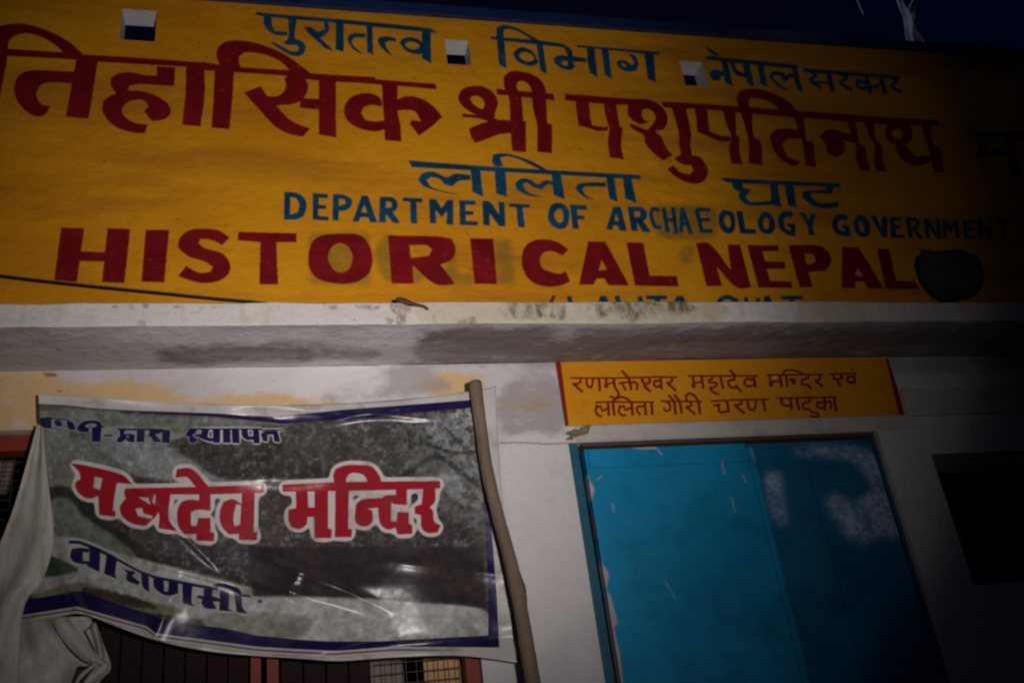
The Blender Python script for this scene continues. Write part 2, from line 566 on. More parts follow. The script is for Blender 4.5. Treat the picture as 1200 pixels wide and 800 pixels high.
BANNER_TEXT = '''
@ N 40 480 8
P 60,75 160,65 160,165 190,180 60,165
L 12 150,80 330,95
Q 190,110 240,100 262,148 212,152
Q 308,112 355,112 388,180 325,178
P 400,170 440,125 470,115 540,118 470,150 520,178 500,212 420,202
P 450,105 600,105 635,140 620,300 540,300 545,170 590,150 580,130 500,125
L 14 610,155 662,158
L 18 650,240 735,240
L 16 780,182 1210,186
P 800,185 855,185 840,230 900,225 945,235 940,302 880,298 862,275 820,302 775,302 780,270 805,250
E 862,246 890,241 890,260 866,262
P 965,182 1038,182 1032,302 960,302
P 1075,190 1210,190 1190,215 1130,230 1160,260 1195,302 1120,302 1100,262 1065,238 1085,215
@ N 190 490 8
P 0,105 75,110 70,232 0,228
L 14 250,101 930,101
L 12 920,110 1130,110
P 250,103 325,103 312,140 278,155 310,185 332,205 290,230 248,212 262,175 213,158 235,135
P 308,150 385,144 385,166 312,168
P 370,98 440,98 425,178 500,190 500,216 440,215 370,190 330,160 370,140
P 475,100 545,100 542,230 480,228
P 570,100 640,100 642,230 572,228
P 652,100 720,100 728,232 658,232
P 745,105 800,105 810,168 855,168 855,200 790,200 750,165
P 850,105 905,105 917,236 857,236
P 925,150 960,120 1045,118 1045,150 985,155 990,218 945,212
P 1038,115 1082,120 1108,222 1050,218
@ R 60 520 4.615
P 105,105 180,115 380,165 440,215 355,210 340,300 335,360 350,365 345,393 260,383 255,280 210,295 160,275 130,230 135,205 160,190 150,150
E 235,175 278,185 265,248 228,235
P 400,240 780,232 1148,220 1148,262 860,272 640,272 420,275
P 400,245 560,262 545,310 575,350 570,385 545,410 510,443 440,430 385,390 372,340 390,310 405,295 395,265
E 470,285 525,290 540,330 500,305
E 455,350 490,345 500,375 550,390 540,405 470,390
P 565,265 645,270 635,400 680,470 580,455 585,380 565,345
P 800,265 862,268 862,360 790,355 755,370 755,440 785,445 795,400 862,400 862,475 882,480 880,525 785,522 785,485 720,488 690,450 680,380 700,320 740,302 800,305
P 680,135 760,135 850,230 790,235 735,180 672,182
P 1030,265 1100,265 1095,475 1115,478 1112,520 1015,518 1015,485 960,488 920,440 912,370 930,315 980,298 1030,325
E 1000,325 1028,330 1022,435 990,445 985,400
@ R 320 530 5.4545
P 60,205 395,190 1068,182 1068,228 700,240 60,250
P 145,240 220,245 225,350 265,352 265,245 350,245 350,485 375,490 372,545 265,545 262,410 220,410 215,460 170,487 115,475 98,430 98,365 148,355
P 400,195 485,200 480,485 505,490 500,540 395,540
P 400,230 385,150 400,105 460,82 560,80 630,90 680,150 695,200 620,240 605,190 590,155 560,135 500,132 468,165 468,200
P 530,330 570,300 690,290 690,350 600,358 635,370 635,440 600,472 550,465 525,430
P 785,235 855,235 855,335 780,330 755,320 755,440 790,440 795,380 868,382 868,455 890,465 888,520 795,522 785,480 730,490 690,460 675,400 680,310 720,275 785,270
P 960,225 1035,225 1035,310 1000,350 1020,370 1030,440 1070,465 1050,510 985,512 950,480 945,400 905,390 905,345 950,330
@ M 70 620 9.23
L 34 95,135 220,140 420,220 600,310
L 26 600,310 760,400 900,470 1050,520
P 130,210 230,200 320,210 330,250 250,245 250,340 320,345 320,200 440,230 430,460 300,400 300,380 160,355 115,300
P 510,270 620,320 600,480 615,530 480,480
P 670,405 730,440 800,450 820,470 780,500 870,570 850,600 740,560 720,530 730,470
P 880,460 960,500 970,680 900,620
@ M 180 660 9.23
L 30 -20,140 200,185 450,235 700,275
L 24 930,340 1050,352
P 0,140 110,180 115,300 160,300 165,190 265,200 265,320 180,345 100,330 20,270 0,230
P 310,205 420,225 410,420 450,460 315,430
P 540,270 640,280 630,350 720,380 720,410 640,410 680,490 560,480 515,430 530,385 465,368 475,345 540,350
P 720,280 820,300 810,490 860,515 710,505
P 640,225 720,210 840,235 920,270 950,320 960,470 1020,540 900,525 870,320 850,290 760,255 680,250
Q 1125,405 1150,390 1175,405 1150,425
'''

# ------------------------------------------------------------------ material helpers
def mat(name):
    m_ = bpy.data.materials.new(name); m_.use_nodes = True
    nt = m_.node_tree
    return m_, nt, nt.nodes['Principled BSDF']
class NT:
    def __init__(s, nt): s.nt = nt; s.n = nt.nodes; s.l = nt.links
    def new(s, t, **kw):
        x = s.n.new(t)
        for k, v in kw.items(): setattr(x, k, v)
        return x
    def pos(s):
        return s.new('ShaderNodeTexCoord').outputs['Object']
    def noise(s, scale, detail=6, rough=.55, stretch=None, w=0.0):
        t = s.new('ShaderNodeTexNoise')
        t.inputs['Scale'].default_value = scale; t.inputs['Detail'].default_value = detail; t.inputs['Roughness'].default_value = rough
        mp = s.new('ShaderNodeMapping'); mp.inputs['Location'].default_value = (w, w * .7, w * 1.3)
        if stretch: mp.inputs['Scale'].default_value = stretch
        s.l.new(s.pos(), mp.inputs['Vector']); s.l.new(mp.outputs['Vector'], t.inputs['Vector'])
        return t.outputs['Fac']
    def ramp(s, fac, a, b, ca=0.0, cb=1.0):
        r = s.new('ShaderNodeMapRange'); r.interpolation_type = 'SMOOTHSTEP'
        for k, v in (('From Min', a), ('From Max', b), ('To Min', ca), ('To Max', cb)): r.inputs[k].default_value = v
        s.l.new(fac, r.inputs['Value']); return r.outputs['Result']
    def mul(s, a, b, op='MULTIPLY'):
        x = s.new('ShaderNodeMath', operation=op)
        for i, v in enumerate((a, b)):
            if isinstance(v, (int, float)): x.inputs[i].default_value = v
            else: s.l.new(v, x.inputs[i])
        x.use_clamp = True
        return x.outputs[0]
    def mix(s, fac, a, b, mode='MIX'):
        x = s.new('ShaderNodeMix', data_type='RGBA', blend_type=mode)
        if isinstance(fac, (int, float)): x.inputs[0].default_value = fac
        else: s.l.new(fac, x.inputs[0])
        for i, v in ((6, a), (7, b)):
            if isinstance(v, tuple): x.inputs[i].default_value = (*v, 1) if len(v) == 3 else v
            else: s.l.new(v, x.inputs[i])
        return x.outputs[2]
    def bump(s, h, strength, dist=.01, prev=None):
        b = s.new('ShaderNodeBump'); b.inputs['Strength'].default_value = strength; b.inputs['Distance'].default_value = dist
        s.l.new(h, b.inputs['Height'])
        if prev is not None: s.l.new(prev, b.inputs['Normal'])
        return b.outputs['Normal']
    def tex(s, img, wob=0.0, wscale=60):
        uv = s.new('ShaderNodeUVMap', uv_map='UVMap').outputs['UV']
        if wob:
            t = s.new('ShaderNodeTexNoise'); t.inputs['Scale'].default_value = wscale; t.inputs['Detail'].default_value = 4
            s.l.new(s.pos(), t.inputs['Vector'])
            a = s.new('ShaderNodeVectorMath', operation='SUBTRACT'); s.l.new(t.outputs['Color'], a.inputs[0]); a.inputs[1].default_value = (.5, .5, .5)
            b = s.new('ShaderNodeVectorMath', operation='SCALE'); s.l.new(a.outputs[0], b.inputs[0]); b.inputs['Scale'].default_value = wob
            c = s.new('ShaderNodeVectorMath', operation='ADD'); s.l.new(uv, c.inputs[0]); s.l.new(b.outputs[0], c.inputs[1]); uv = c.outputs[0]
        x = s.new('ShaderNodeTexImage'); x.image = img; x.extension = 'EXTEND'
        s.l.new(uv, x.inputs['Vector'])
        sp = s.new('ShaderNodeSeparateColor'); s.l.new(x.outputs['Color'], sp.inputs[0])
        return x.outputs['Color'], sp.outputs[0], sp.outputs[1], sp.outputs[2]
def plain(name, col, rough=.7, var=.25, scale=20, bump=.3, metal=0.0):
    m_, nt, bs = mat(name); t = NT(nt)
    a = tuple(c * (1 - var) for c in col); b = tuple(min(c * (1 + var), 1) for c in col)
    nt.links.new(t.mix(t.noise(scale), a, b), bs.inputs['Base Color'])
    nt.links.new(t.bump(t.noise(scale * 3), bump, .004), bs.inputs['Normal'])
    bs.inputs['Roughness'].default_value = rough; bs.inputs['Metallic'].default_value = metal
    return m_

# ------------------------------------------------------------------ object helpers
COL = bpy.context.scene.collection
def link(name, bm, m_, parent=None, smooth_=False):
    me = bpy.data.meshes.new(name)
    bmesh.ops.recalc_face_normals(bm, faces=bm.faces)
    if smooth_:
        for f in bm.faces: f.smooth = True
    bm.to_mesh(me); bm.free()
    for x in (m_ if isinstance(m_, (list, tuple)) else [m_]): me.materials.append(x)
    o = bpy.data.objects.new(name, me); COL.objects.link(o)
    if parent: o.parent = parent
    return o
def empty(name, loc=(0, 0, 0)):
    o = bpy.data.objects.new(name, None); COL.objects.link(o); o.location = loc; o.empty_display_size = .2
    return o
def tag(o, label=None, cat=None, group=None, kind=None):
    for k, v in (('label', label), ('category', cat), ('group', group), ('kind', kind)):
        if v: o[k] = v
    return o
def box(bm, x0, x1, y0, y1, z0, z1, bev=0, mi=0):
    r = bmesh.ops.create_cube(bm, size=1)
    for v in r['verts']:
        v.co = Vector((x0 + (v.co.x + .5) * (x1 - x0), y0 + (v.co.y + .5) * (y1 - y0), z0 + (v.co.z + .5) * (z1 - z0)))
    fs = {f for v in r['verts'] for f in v.link_faces}
    for f in fs: f.material_index = mi
    if bev:
        es = list({e for v in r['verts'] for e in v.link_edges})
        bmesh.ops.bevel(bm, geom=es, offset=bev, segments=2, affect='EDGES', profile=.6)
def tube(bm, pts, rad, seg=8, caps=True):
    pts = [Vector(p) for p in pts]; rings = []
    rad = rad if isinstance(rad, (list, tuple)) else [rad] * len(pts)
    for i, p in enumerate(pts):
        d = (pts[min(i + 1, len(pts) - 1)] - pts[max(i - 1, 0)]).normalized()
        a = d.cross(Vector((0.13, 1, 0.21))).normalized(); b = d.cross(a)
        rings.append([bm.verts.new(p + (a * math.cos(2 * math.pi * k / seg) + b * math.sin(2 * math.pi * k / seg)) * rad[i]) for k in range(seg)])
    for r0, r1 in zip(rings, rings[1:]):
        for k in range(seg): bm.faces.new((r0[k], r0[(k + 1) % seg], r1[(k + 1) % seg], r1[k]))
    if caps: bm.faces.new(rings[0]); bm.faces.new(rings[-1])
def wall_panel(xs, zs, yf, yb, solid, uvf=None, jit=None):
    """slab of grid cells between yf and yb; cells where solid() is false are openings with reveals (material slot 1)"""
    bm = bmesh.new(); uvl = bm.loops.layers.uv.new('UVMap'); V = {}
    def v(i, k, s):
        if (i, k, s) not in V: V[(i, k, s)] = bm.verts.new((xs[i], yb if s else yf, zs[k]))
        return V[(i, k, s)]
    S = {(i, k): solid(.5 * (xs[i] + xs[i + 1]), .5 * (zs[k] + zs[k + 1])) for i in range(len(xs) - 1) for k in range(len(zs) - 1)}
    for (i, k), ok in S.items():
        if not ok: continue
        for s in (0, 1): bm.faces.new((v(i, k, s), v(i + 1, k, s), v(i + 1, k + 1, s), v(i, k + 1, s)))
        for di, dk, a, b in ((-1, 0, (i, k), (i, k + 1)), (1, 0, (i + 1, k), (i + 1, k + 1)), (0, -1, (i, k), (i + 1, k)), (0, 1, (i, k + 1), (i + 1, k + 1))):
            if not S.get((i + di, k + dk), False):
                f = bm.faces.new((v(*a, 0), v(*b, 0), v(*b, 1), v(*a, 1))); f.material_index = 1
    if uvf:
        for f in bm.faces:
            for l in f.loops: l[uvl].uv = uvf(l.vert.co)
    return bm

# ------------------------------------------------------------------ wall masks
TX0, TX1, TZ0, TZ1 = -1.35, 3.75, 2.90, 4.26       # yellow parapet, metres
cv = Canvas(-160, -60, 1330, 400, 3)
draw(cv, WALL_TEXT)
PPM = 620
tw, th = int((TX1 - TX0) * PPM), int((TZ1 - TZ0) * PPM)
gx, gz = np.meshgrid(TX0 + (np.arange(tw) + .5) / PPM, TZ0 + (np.arange(th) + .5) / PPM)
px, py = to_px(gx, YP, gz)
rgb = np.stack([sample(cv, blur(cv.layer(n_), r), px, py) for n_, r in (('R', 1), ('B', 1), ('G', 9))], -1)
img_letters = make_image('parapet_lettering', rgb)

SX0, SX1, SZ0, SZ1 = .86, 2.20, 2.60, 2.90
cs = Canvas(630, 400, 1090, 520, 6)
draw(cs, SIGN_TEXT, 1.18)
q = 1400
tw, th = int((SX1 - SX0) * q), int((SZ1 - SZ0) * q)
gx, gz = np.meshgrid(SX0 + (np.arange(tw) + .5) / q, SZ0 + (np.arange(th) + .5) / q)
px, py = to_px(gx, D - .009, gz)
rgb = np.stack([sample(cs, blur(cs.layer('R'), 1), px, py), sample(cs, blur(cs.layer('B'), 1), px, py), np.zeros_like(px)], -1)
img_sign = make_image('sign_lettering', rgb)

# stains and old paint on plaster, ledge, soffit; door wear with painted bluish reflections (soft shapes broken up by noise)
ct = Canvas(-60, 340, 1260, 860, 2)
draw(ct, '''
@ O 0 0 1
Q -60,445 20,438 75,440 60,470 55,510 -60,515
Q 40,448 110,446 210,452 225,470 205,482 50,480
Q 225,462 330,462 400,468 400,480 225,480
Q 505,440 560,440 560,462 505,462
Q 588,470 640,466 640,480 590,480
@ K 0 0 1
Q 180,412 300,400 400,406 450,412 430,424 330,422 220,426
Q 625,770 655,765 650,830 620,830
Q 655,740 668,735 672,790 655,800
Q 395,455 470,425 520,440 520,462 380,470
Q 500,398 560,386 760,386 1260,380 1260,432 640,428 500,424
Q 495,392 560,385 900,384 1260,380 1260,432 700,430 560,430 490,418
Q 588,455 655,440 662,505 590,512
@ W 0 0 1
Q 130,386 200,384 330,386 345,398 280,404 180,400 130,396
Q 400,388 490,386 498,396 440,404 400,398
Q 588,520 672,520 700,640 720,820 640,830 600,640
Q 355,430 420,425 455,440 440,462 350,466
Q 300,388 470,388 500,396 470,402 330,398
@ C 0 0 1
L 1.6 585,519 610,518 640,520 668,519
L 1.2 330,395 345,397
L 1.6 508,358 510,366 507,372 511,379 505,384
P 458,356 482,356 484,366 476,368 474,382 464,384 466,370 458,362
P 452,372 460,374 458,379 452,377
P 534,376 556,370 560,381 536,382
P 130,358 137,357 139,360 132,361
P 148,357 156,357 155,361 149,360
P 168,356 174,356 173,362 169,362
P 198,357 214,356 222,360 212,362 200,360
P 228,360 236,358 242,361 234,363
P 246,359 262,357 268,361 262,364 256,360 250,362
P 94,358 98,357 98,361 95,361
P 160,377 170,376 170,380 158,380
P 50,436 66,437 67,441 54,441
P 62,458 72,457 72,460
P 382,359 396,358 394,362 384,362
P 415,358 448,357 440,362 418,362
P 313,354 314,354 315,382 313,382
P 596,372 600,371 600,375
@ S 0 0 1
Q 590,354 640,352 660,368 600,372
L 9 622,354 625,372
L 7 655,352 657,374
L 10 700,352 708,374
L 16 728,354 745,376
L 12 745,354 752,372
L 8 690,352 688,364
L 8 785,352 792,372
L 8 800,352 802,366
Q 720,352 800,352 806,366 730,372
@ Y 0 0 1
Q 500,350 620,350 830,350 830,380 620,384 505,384
Q 940,350 1010,350 1010,376 940,378
@ H 0 0 1
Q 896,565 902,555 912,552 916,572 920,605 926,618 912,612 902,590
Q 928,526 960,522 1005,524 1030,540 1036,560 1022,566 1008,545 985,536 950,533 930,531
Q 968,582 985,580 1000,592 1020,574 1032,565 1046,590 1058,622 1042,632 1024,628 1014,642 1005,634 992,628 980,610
@ A 0 0 1
P 676,522 681,522 683,542 690,560 684,560
P 692,592 696,572 690,562 694,600 700,645 712,700 718,760 722,820 732,820 726,765 720,735 724,730 716,700 711,690 713,672 706,660 700,640 702,652 696,640 700,650
L .9 690,560 686,572
L 1.4 700,562 705,557
L 1 718,590 719,600
L .8 779,680 792,702
L .9 845,540 849,556
L 1.0 857,582 861,600
L 1.2 870,556 874,566
L 1.2 878,526 884,542
L 1.2 775,534 770,528
L 1 750,520 752,528
P 735,522 765,521 770,527 742,526
P 660,520 668,521 668,536 664,530
''')
def stains(name, x0, x1, z0, z1, y, names, radii, brk, pm=420, soff=None):
    tw, th = int((x1 - x0) * pm), int((z1 - z0) * pm)
    gx, gz = np.meshgrid(x0 + (np.arange(tw) + .5) / pm, z0 + (np.arange(th) + .5) / pm)
    px, py = to_px(gx, y, gz) if soff is None else to_px(gx, gz, soff)
    out = []
    for n_, r, b in zip(names, radii, brk):
        a = sample(ct, blur(ct.layer(n_), r), px, py)
        if b:
            nn = noise(th, tw, 34, 6, .7, 1.8)
            n2 = noise(th, tw, 9, 4, .7, 1.5)
            a = np.clip((a + (nn - .5) * b * 2.0 + (n2 - .5) * b * .9 - .15) / .75, 0, 1) * np.clip(a * 3, 0, 1)
        out.append(a)
    while len(out) < 3: out.append(np.zeros_like(px))
    return make_image(name, np.stack(out[:3], -1))
LX0, LX1 = -1.3, 3.3
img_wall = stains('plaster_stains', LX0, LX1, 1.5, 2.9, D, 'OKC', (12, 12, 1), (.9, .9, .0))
img_wall2 = stains('plaster_whitewash', LX0, LX1, 1.5, 2.9, D, 'WKC', (12, 8, 1), (.7, .9, .0))
img_soff = stains('soffit_stains', LX0, LX1, YL, D, None, 'KWC', (9, 9, 1), (.9, .9, 0), soff=2.872)
img_ledge = stains('ledge_stains', LX0, LX1, 2.86, 2.96, YL, 'CSY', (3, 7, 7), (1.3, 1.0, 1.0), pm=600)
img_door = stains('door_wear_sheen', .85, 2.10, 1.6, 2.62, D + .025, 'HAC', (14, 1, 1), (0, 0, 0), pm=600)

# ------------------------------------------------------------------ materials
def plaster(name, kind):
    m_, nt, bs = mat(name); t = NT(nt)
    big = t.noise(1.7, 5, .6); mid = t.noise(7, 6, .65, w=3); fine = t.noise(90, 4, .6)
    if kind == 'yellow':
        base = t.mix(t.ramp(big, .3, .7), (.60, .230, .005), (.76, .335, .009))
        hz = t.noise(2.4, 5, .6, stretch=(.45, 1, 3.2), w=8)
        base = t.mix(t.ramp(hz, .44, .70, 0, .7), base, (.44, .165, .012))
        base = t.mix(t.ramp(t.noise(14, 7, .75, stretch=(.5, 1, 1.4), w=31), .60, .74, 0, .45), base, (.36, .15, .015))
        base = t.mix(t.ramp(mid, .60, .82, 0, .35), base, (.80, .42, .05))
        c, R, B, G = t.tex(img_letters, .0008, 55)
        base = t.mix(t.mul(G, t.ramp(t.noise(18, 4), .2, .6, .45, .8)), base, (.27, .155, .018))
        wear = t.ramp(t.noise(38, 6, .7, w=5), .28, .40)
        rc = t.mix(t.ramp(t.noise(9, 4, w=2), .35, .7), (.165, .0035, .006), (.225, .006, .010))
        bc = t.mix(t.ramp(t.noise(11, 4, w=2), .35, .7), (.003, .045, .085), (.006, .075, .140))
        base = t.mix(t.mul(R, t.ramp(wear, 0, 1, .82, 1)), base, rc)
        base = t.mix(t.mul(B, t.ramp(wear, 0, 1, .80, 1)), base, bc)
        spot = t.ramp(t.noise(46, 2, .4, w=11), .74, .79)
        base = t.mix(t.mul(spot, .5), base, (.10, .05, .02))
        rough = .62
    elif kind == 'wall':
        base = t.mix(t.ramp(big, .3, .7), (.60, .57, .56), (.74, .715, .71))
        c, O, K, C = t.tex(img_wall, .003, 20)
        c2, W, K2, C2 = t.tex(img_wall2, .003, 20)
        base = t.mix(t.mul(O, .8), base, (.74, .47, .15))
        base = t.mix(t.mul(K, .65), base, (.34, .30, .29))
        base = t.mix(t.mul(W, .8), base, (.80, .77, .75))
        base = t.mix(t.ramp(mid, .56, .78, 0, .32), base, (.50, .46, .44))
        sp = t.ramp(t.noise(60, 3, .5, w=2), .71, .76)
        base = t.mix(t.mul(sp, .5), base, (.25, .2, .16))
        base = t.mix(t.mul(C, .8), base, (.16, .11, .08))
        rough = .8
    elif kind == 'soffit':
        base = t.mix(t.ramp(big, .3, .7), (.50, .475, .465), (.60, .58, .57))
        c, K, W, C = t.tex(img_soff, .004, 20)
        st = t.noise(3, 6, .6, stretch=(.5, 3, 1), w=4)
        base = t.mix(t.mul(K, t.ramp(st, .30, .6, .60, 1)), base, (.23, .19, .185))
        base = t.mix(t.mul(W, .8), base, (.76, .73, .73))
        rough = .85
    elif kind == 'ledge':
        base = t.mix(t.ramp(big, .3, .7), (.68, .635, .575), (.80, .755, .70))
        c, C, S, K = t.tex(img_ledge, .002, 40)
        dr = t.noise(16, 6, .65, stretch=(1.0, 1, .25), w=9)
        base = t.mix(t.ramp(dr, .54, .74, 0, .45), base, (.52, .46, .33))
        base = t.mix(t.mul(K, .75), base, (.60, .53, .36))
        base = t.mix(t.mul(S, t.ramp(t.noise(42, 6, .75, stretch=(1, 1, .35)), .36, .66)), base, (.14, .13, .05))
        ch = t.ramp(t.noise(34, 5, .7, w=14), .63, .72)
        base = t.mix(t.mul(ch, .7), base, (.26, .20, .16))
        base = t.mix(t.mul(C, t.ramp(t.noise(70, 4, .7, w=4), .35, .6, .25, .8)), base, (.26, .205, .175))
        rough = .8
    elif kind == 'sign':
        base = t.mix(t.ramp(big, .3, .7), (.72, .28, .009), (.80, .34, .012))
        base = t.mix(t.ramp(mid, .55, .8, 0, .5), base, (.50, .16, .01))
        c, R, B, G = t.tex(img_sign, .001, 60)
        base = t.mix(t.mul(R, .95), base, (.21, .005, .009))
        base = t.mix(B, base, (.8, .8, .8))  # small glint painted as a white spot
        rough = .6
    else:
        base = t.mix(t.ramp(big, .3, .7), (.50, .47, .43), (.66, .63, .58))
        base = t.mix(t.ramp(mid, .5, .75, 0, .6), base, (.30, .26, .22))
        rough = .85
    nt.links.new(base, bs.inputs['Base Color'])
    n1 = t.bump(mid, .5, .03)
    n2 = t.bump(fine, .5, .002, t.bump(t.noise(24, 5, .65, w=41), .45, .006, n1))
    if kind == 'soffit': n2 = t.bump(t.noise(30, 6, .7), .5, .006, n2)
    nt.links.new(n2, bs.inputs['Normal'])
    bs.inputs['Roughness'].default_value = rough
    bs.inputs['Specular IOR Level'].default_value = .15
    return m_
M = {}
M['yellow'] = plaster('yellow_painted_plaster', 'yellow')
M['wall'] = plaster('whitewashed_plaster', 'wall')
M['soffit'] = plaster('grey_cement_soffit', 'soffit')
M['ledge'] = plaster('weathered_ledge_plaster', 'ledge')
M['sign'] = plaster('yellow_sign_paint', 'sign')
M['grey'] = plaster('grey_old_plaster', 'grey')
M['white'] = plain('whitewash', (.62, .60, .58), .85, .2, 25, .5)
M['navy'] = plain('navy_gloss_paint', (.012, .03, .10), .35, .3, 30, .4)
M['redframe'] = plain('orange_red_painted_steel', (.27, .032, .012), .6, .35, 22, .3)
M['wire'] = plain('rusty_wire', (.05, .02, .012), .6, .3, 60, .2)
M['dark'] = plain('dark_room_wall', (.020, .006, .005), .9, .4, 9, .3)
M['cream'] = plain('cream_inner_wall', (.70, .42, .20), .8, .15, 12, .2)
M['greyin'] = plain('grey_inner_board', (.30, .25, .20), .8, .3, 12, .2)
M['black'] = plain('black_rubber', (.012, .012, .013), .5, .2, 40, .1)
M['leaf'] = plain('dry_leaf', (.10, .045, .04), .8, .4, 80, .4)
M['rubble'] = plain('broken_mortar', (.26, .20, .13), .9, .5, 70, .6)
M['cloth'] = plain('grey_white_rag', (.74, .80, .86), .8, .2, 30, .4)
M['sack'] = plain('dark_green_tarpaulin', (.026, .036, .033), .9, .35, 14, .5)
M['ground'] = plain('stone_paving', (.22, .20, .18), .85, .3, 3, .5)

def blue_door(name, ca, cb_):
    m_, nt, bs = mat(name); t = NT(nt)
    base = t.mix(t.ramp(t.noise(2.2, 5), .3, .7), ca, cb_)
    base = t.mix(t.ramp(t.noise(4.5, 7, .7, w=23), .45, .75, 0, .75), base, tuple(.5 * v for v in ca))
    base = t.mix(t.ramp(t.noise(26, 6, .75, w=27), .66, .74, 0, .6), base, (.12, .05, .03))
    base = t.mix(t.ramp(t.noise(9, 6, .65, stretch=(2, 1, .35), w=3), .55, .8, 0, .5), base, (.009, .18, .34))
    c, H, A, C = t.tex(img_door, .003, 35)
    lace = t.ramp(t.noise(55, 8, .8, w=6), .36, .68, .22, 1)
    sheen = t.mul(t.ramp(H, .0, 1.0), t.mul(lace, t.ramp(t.noise(13, 5, .7, w=16), .3, .62, .25, 1)))  # bluish lamp reflection painted into the door colour
    base = t.mix(t.mul(t.mul(sheen, 1.35), .85), base, (.62, .74, .95))
    base = t.mix(A, base, (.52, .49, .50))
    scr = t.ramp(t.noise(70, 3, .5, stretch=(1, 1, .12), w=19), .74, .78)
    base = t.mix(t.mul(scr, .35), base, (.35, .42, .45))
    nt.links.new(base, bs.inputs['Base Color'])
    nt.links.new(t.bump(t.noise(5, 4), .25, .02, t.bump(t.noise(60, 5, .6), .25, .002)), bs.inputs['Normal'])
    bs.inputs['Roughness'].default_value = .5; bs.inputs['Specular IOR Level'].default_value = .35
    return m_
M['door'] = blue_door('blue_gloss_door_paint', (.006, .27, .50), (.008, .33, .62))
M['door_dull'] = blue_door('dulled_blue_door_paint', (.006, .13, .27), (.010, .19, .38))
M['brown'] = plain('dark_brown_shadow_strip', (.10, .055, .035), .8, .5, 30, .5)
M['teal'] = plain('teal_frame_paint', (.014, .12, .19), .5, .35, 30, .4)

# ------------------------------------------------------------------ ground
bm = bmesh.new(); box(bm, -60, 60, -60, 60, -.3, 0)
tag(link('ground', bm, M['ground']), kind='structure')

# ------------------------------------------------------------------ the building
B = empty('temple_building', (.6, D, 0))
tag(B, 'small yellow and white temple building with painted Hindi and English lettering on its parapet', 'building')
def part(name, bm, m_, parent=None, smooth_=False):
    o = link(name, bm, m_, None, smooth_)
    p = parent or B
    o.parent = p
    o.matrix_parent_inverse = Matrix.Translation(B.location).inverted() if p is B else Matrix()
    return o
def sub(name, bm, m_, parent, smooth_=False):
    o = link(name, bm, m_, None, smooth_); o.parent = parent
    return o
PX0, PX1 = -2.6, 5.2
# parapet with three drain openings
holes = [(-.500, -.388, 4.010, 4.150), (.612, .700, 3.990, 4.108), (1.535, 1.630, 3.955, 4.078)]
xs = sorted({PX0, PX1, *[h[0] for h in holes], *[h[1] for h in holes], *np.round(np.arange(-2.4, 5, .4), 3)})
zs = sorted({2.90, 4.215, *[h[2] for h in holes], *[h[3] for h in holes], 3.4})
def solid(x, z): return not any(a < x < b and c < z < d for a, b, c, d in holes)
def uvp(co): return ((co.x - TX0) / (TX1 - TX0), (co.z - TZ0) / (TZ1 - TZ0))
part('parapet', wall_panel(xs, zs, YP, YP + .075, solid, uvp), [M['yellow'], M['white']])
# coping, slightly uneven
bm = bmesh.new(); n_ = 90; rings = []
for i in range(n_ + 1):
    x = PX0 + (PX1 - PX0) * i / n_; j = lambda a: random.uniform(-a, a)
    rings.append([bm.verts.new(c) for c in ((x, YP - .016 + j(.002), 4.217 + j(.003)), (x, YP - .018 + j(.002), 4.262 + j(.004)), (x, YP + .095, 4.266 + j(.004)), (x, YP + .095, 4.217))])
for a, b in zip(rings, rings[1:]):
    for k in range(4): bm.faces.new((a[k], a[(k + 1) % 4], b[(k + 1) % 4], b[k]))
bm.faces.new(rings[0]); bm.faces.new(rings[-1])
part('coping', bm, M['navy'])
# projecting ledge
bm = bmesh.new(); uvl = bm.loops.layers.uv.new('UVMap'); n_ = 420; rings = []
wob = noise(1, n_ + 1, 14, 4)[0] - .5; wob2 = noise(1, n_ + 1, 10, 4)[0] - .5
for i in range(n_ + 1):
    x = PX0 + (PX1 - PX0) * i / n_
    zt = 2.946 + wob[i] * .012; zb = 2.872 + wob2[i] * .008
    rings.append([bm.verts.new(c) for c in ((x, D, zb), (x, YL + .006, zb), (x, YL, zb + .006), (x, YL, zt - .005), (x, YL + .006, zt), (x, D + .1, zt + .004))])
for a, b in zip(rings, rings[1:]):
    for k in range(5):
        f = bm.faces.new((a[k], b[k], b[k + 1], a[k + 1])); f.material_index = 1 if k == 0 else 0
        for l in f.loops:
            co = l.vert.co
            l[uvl].uv = ((co.x - LX0) / (LX1 - LX0), (co.y - YL) / (D - YL)) if k == 0 else ((co.x - LX0) / (LX1 - LX0), (co.z - 2.86) / .10)
part('ledge', bm, [M['ledge'], M['soffit']])
# lower wall with window, door and dark doorway
WIN = (-1.9, .552, 1.15, 2.685); DOOR = (.905, 2.035, .12, 2.585); DARK = (2.218, 3.15, 2.035, 2.492)
ops = [WIN, DOOR, DARK]
def solid2(x, z): return not any(a < x < b and c < z < d for a, b, c, d in ops)
xs = sorted({PX0, PX1, *[h[0] for h in ops], *[h[1] for h in ops], *np.round(np.arange(-2.4, 5, .5), 3)})
zs = sorted({0, 2.871, *[h[2] for h in ops], *[h[3] for h in ops], .6, 1.7, 2.2})
def uvw(co): return ((co.x - LX0) / (LX1 - LX0), (co.z - 1.5) / 1.4)
part('wall', wall_panel(xs, zs, D, D + .22, solid2, uvw), [M['wall'], M['grey']])
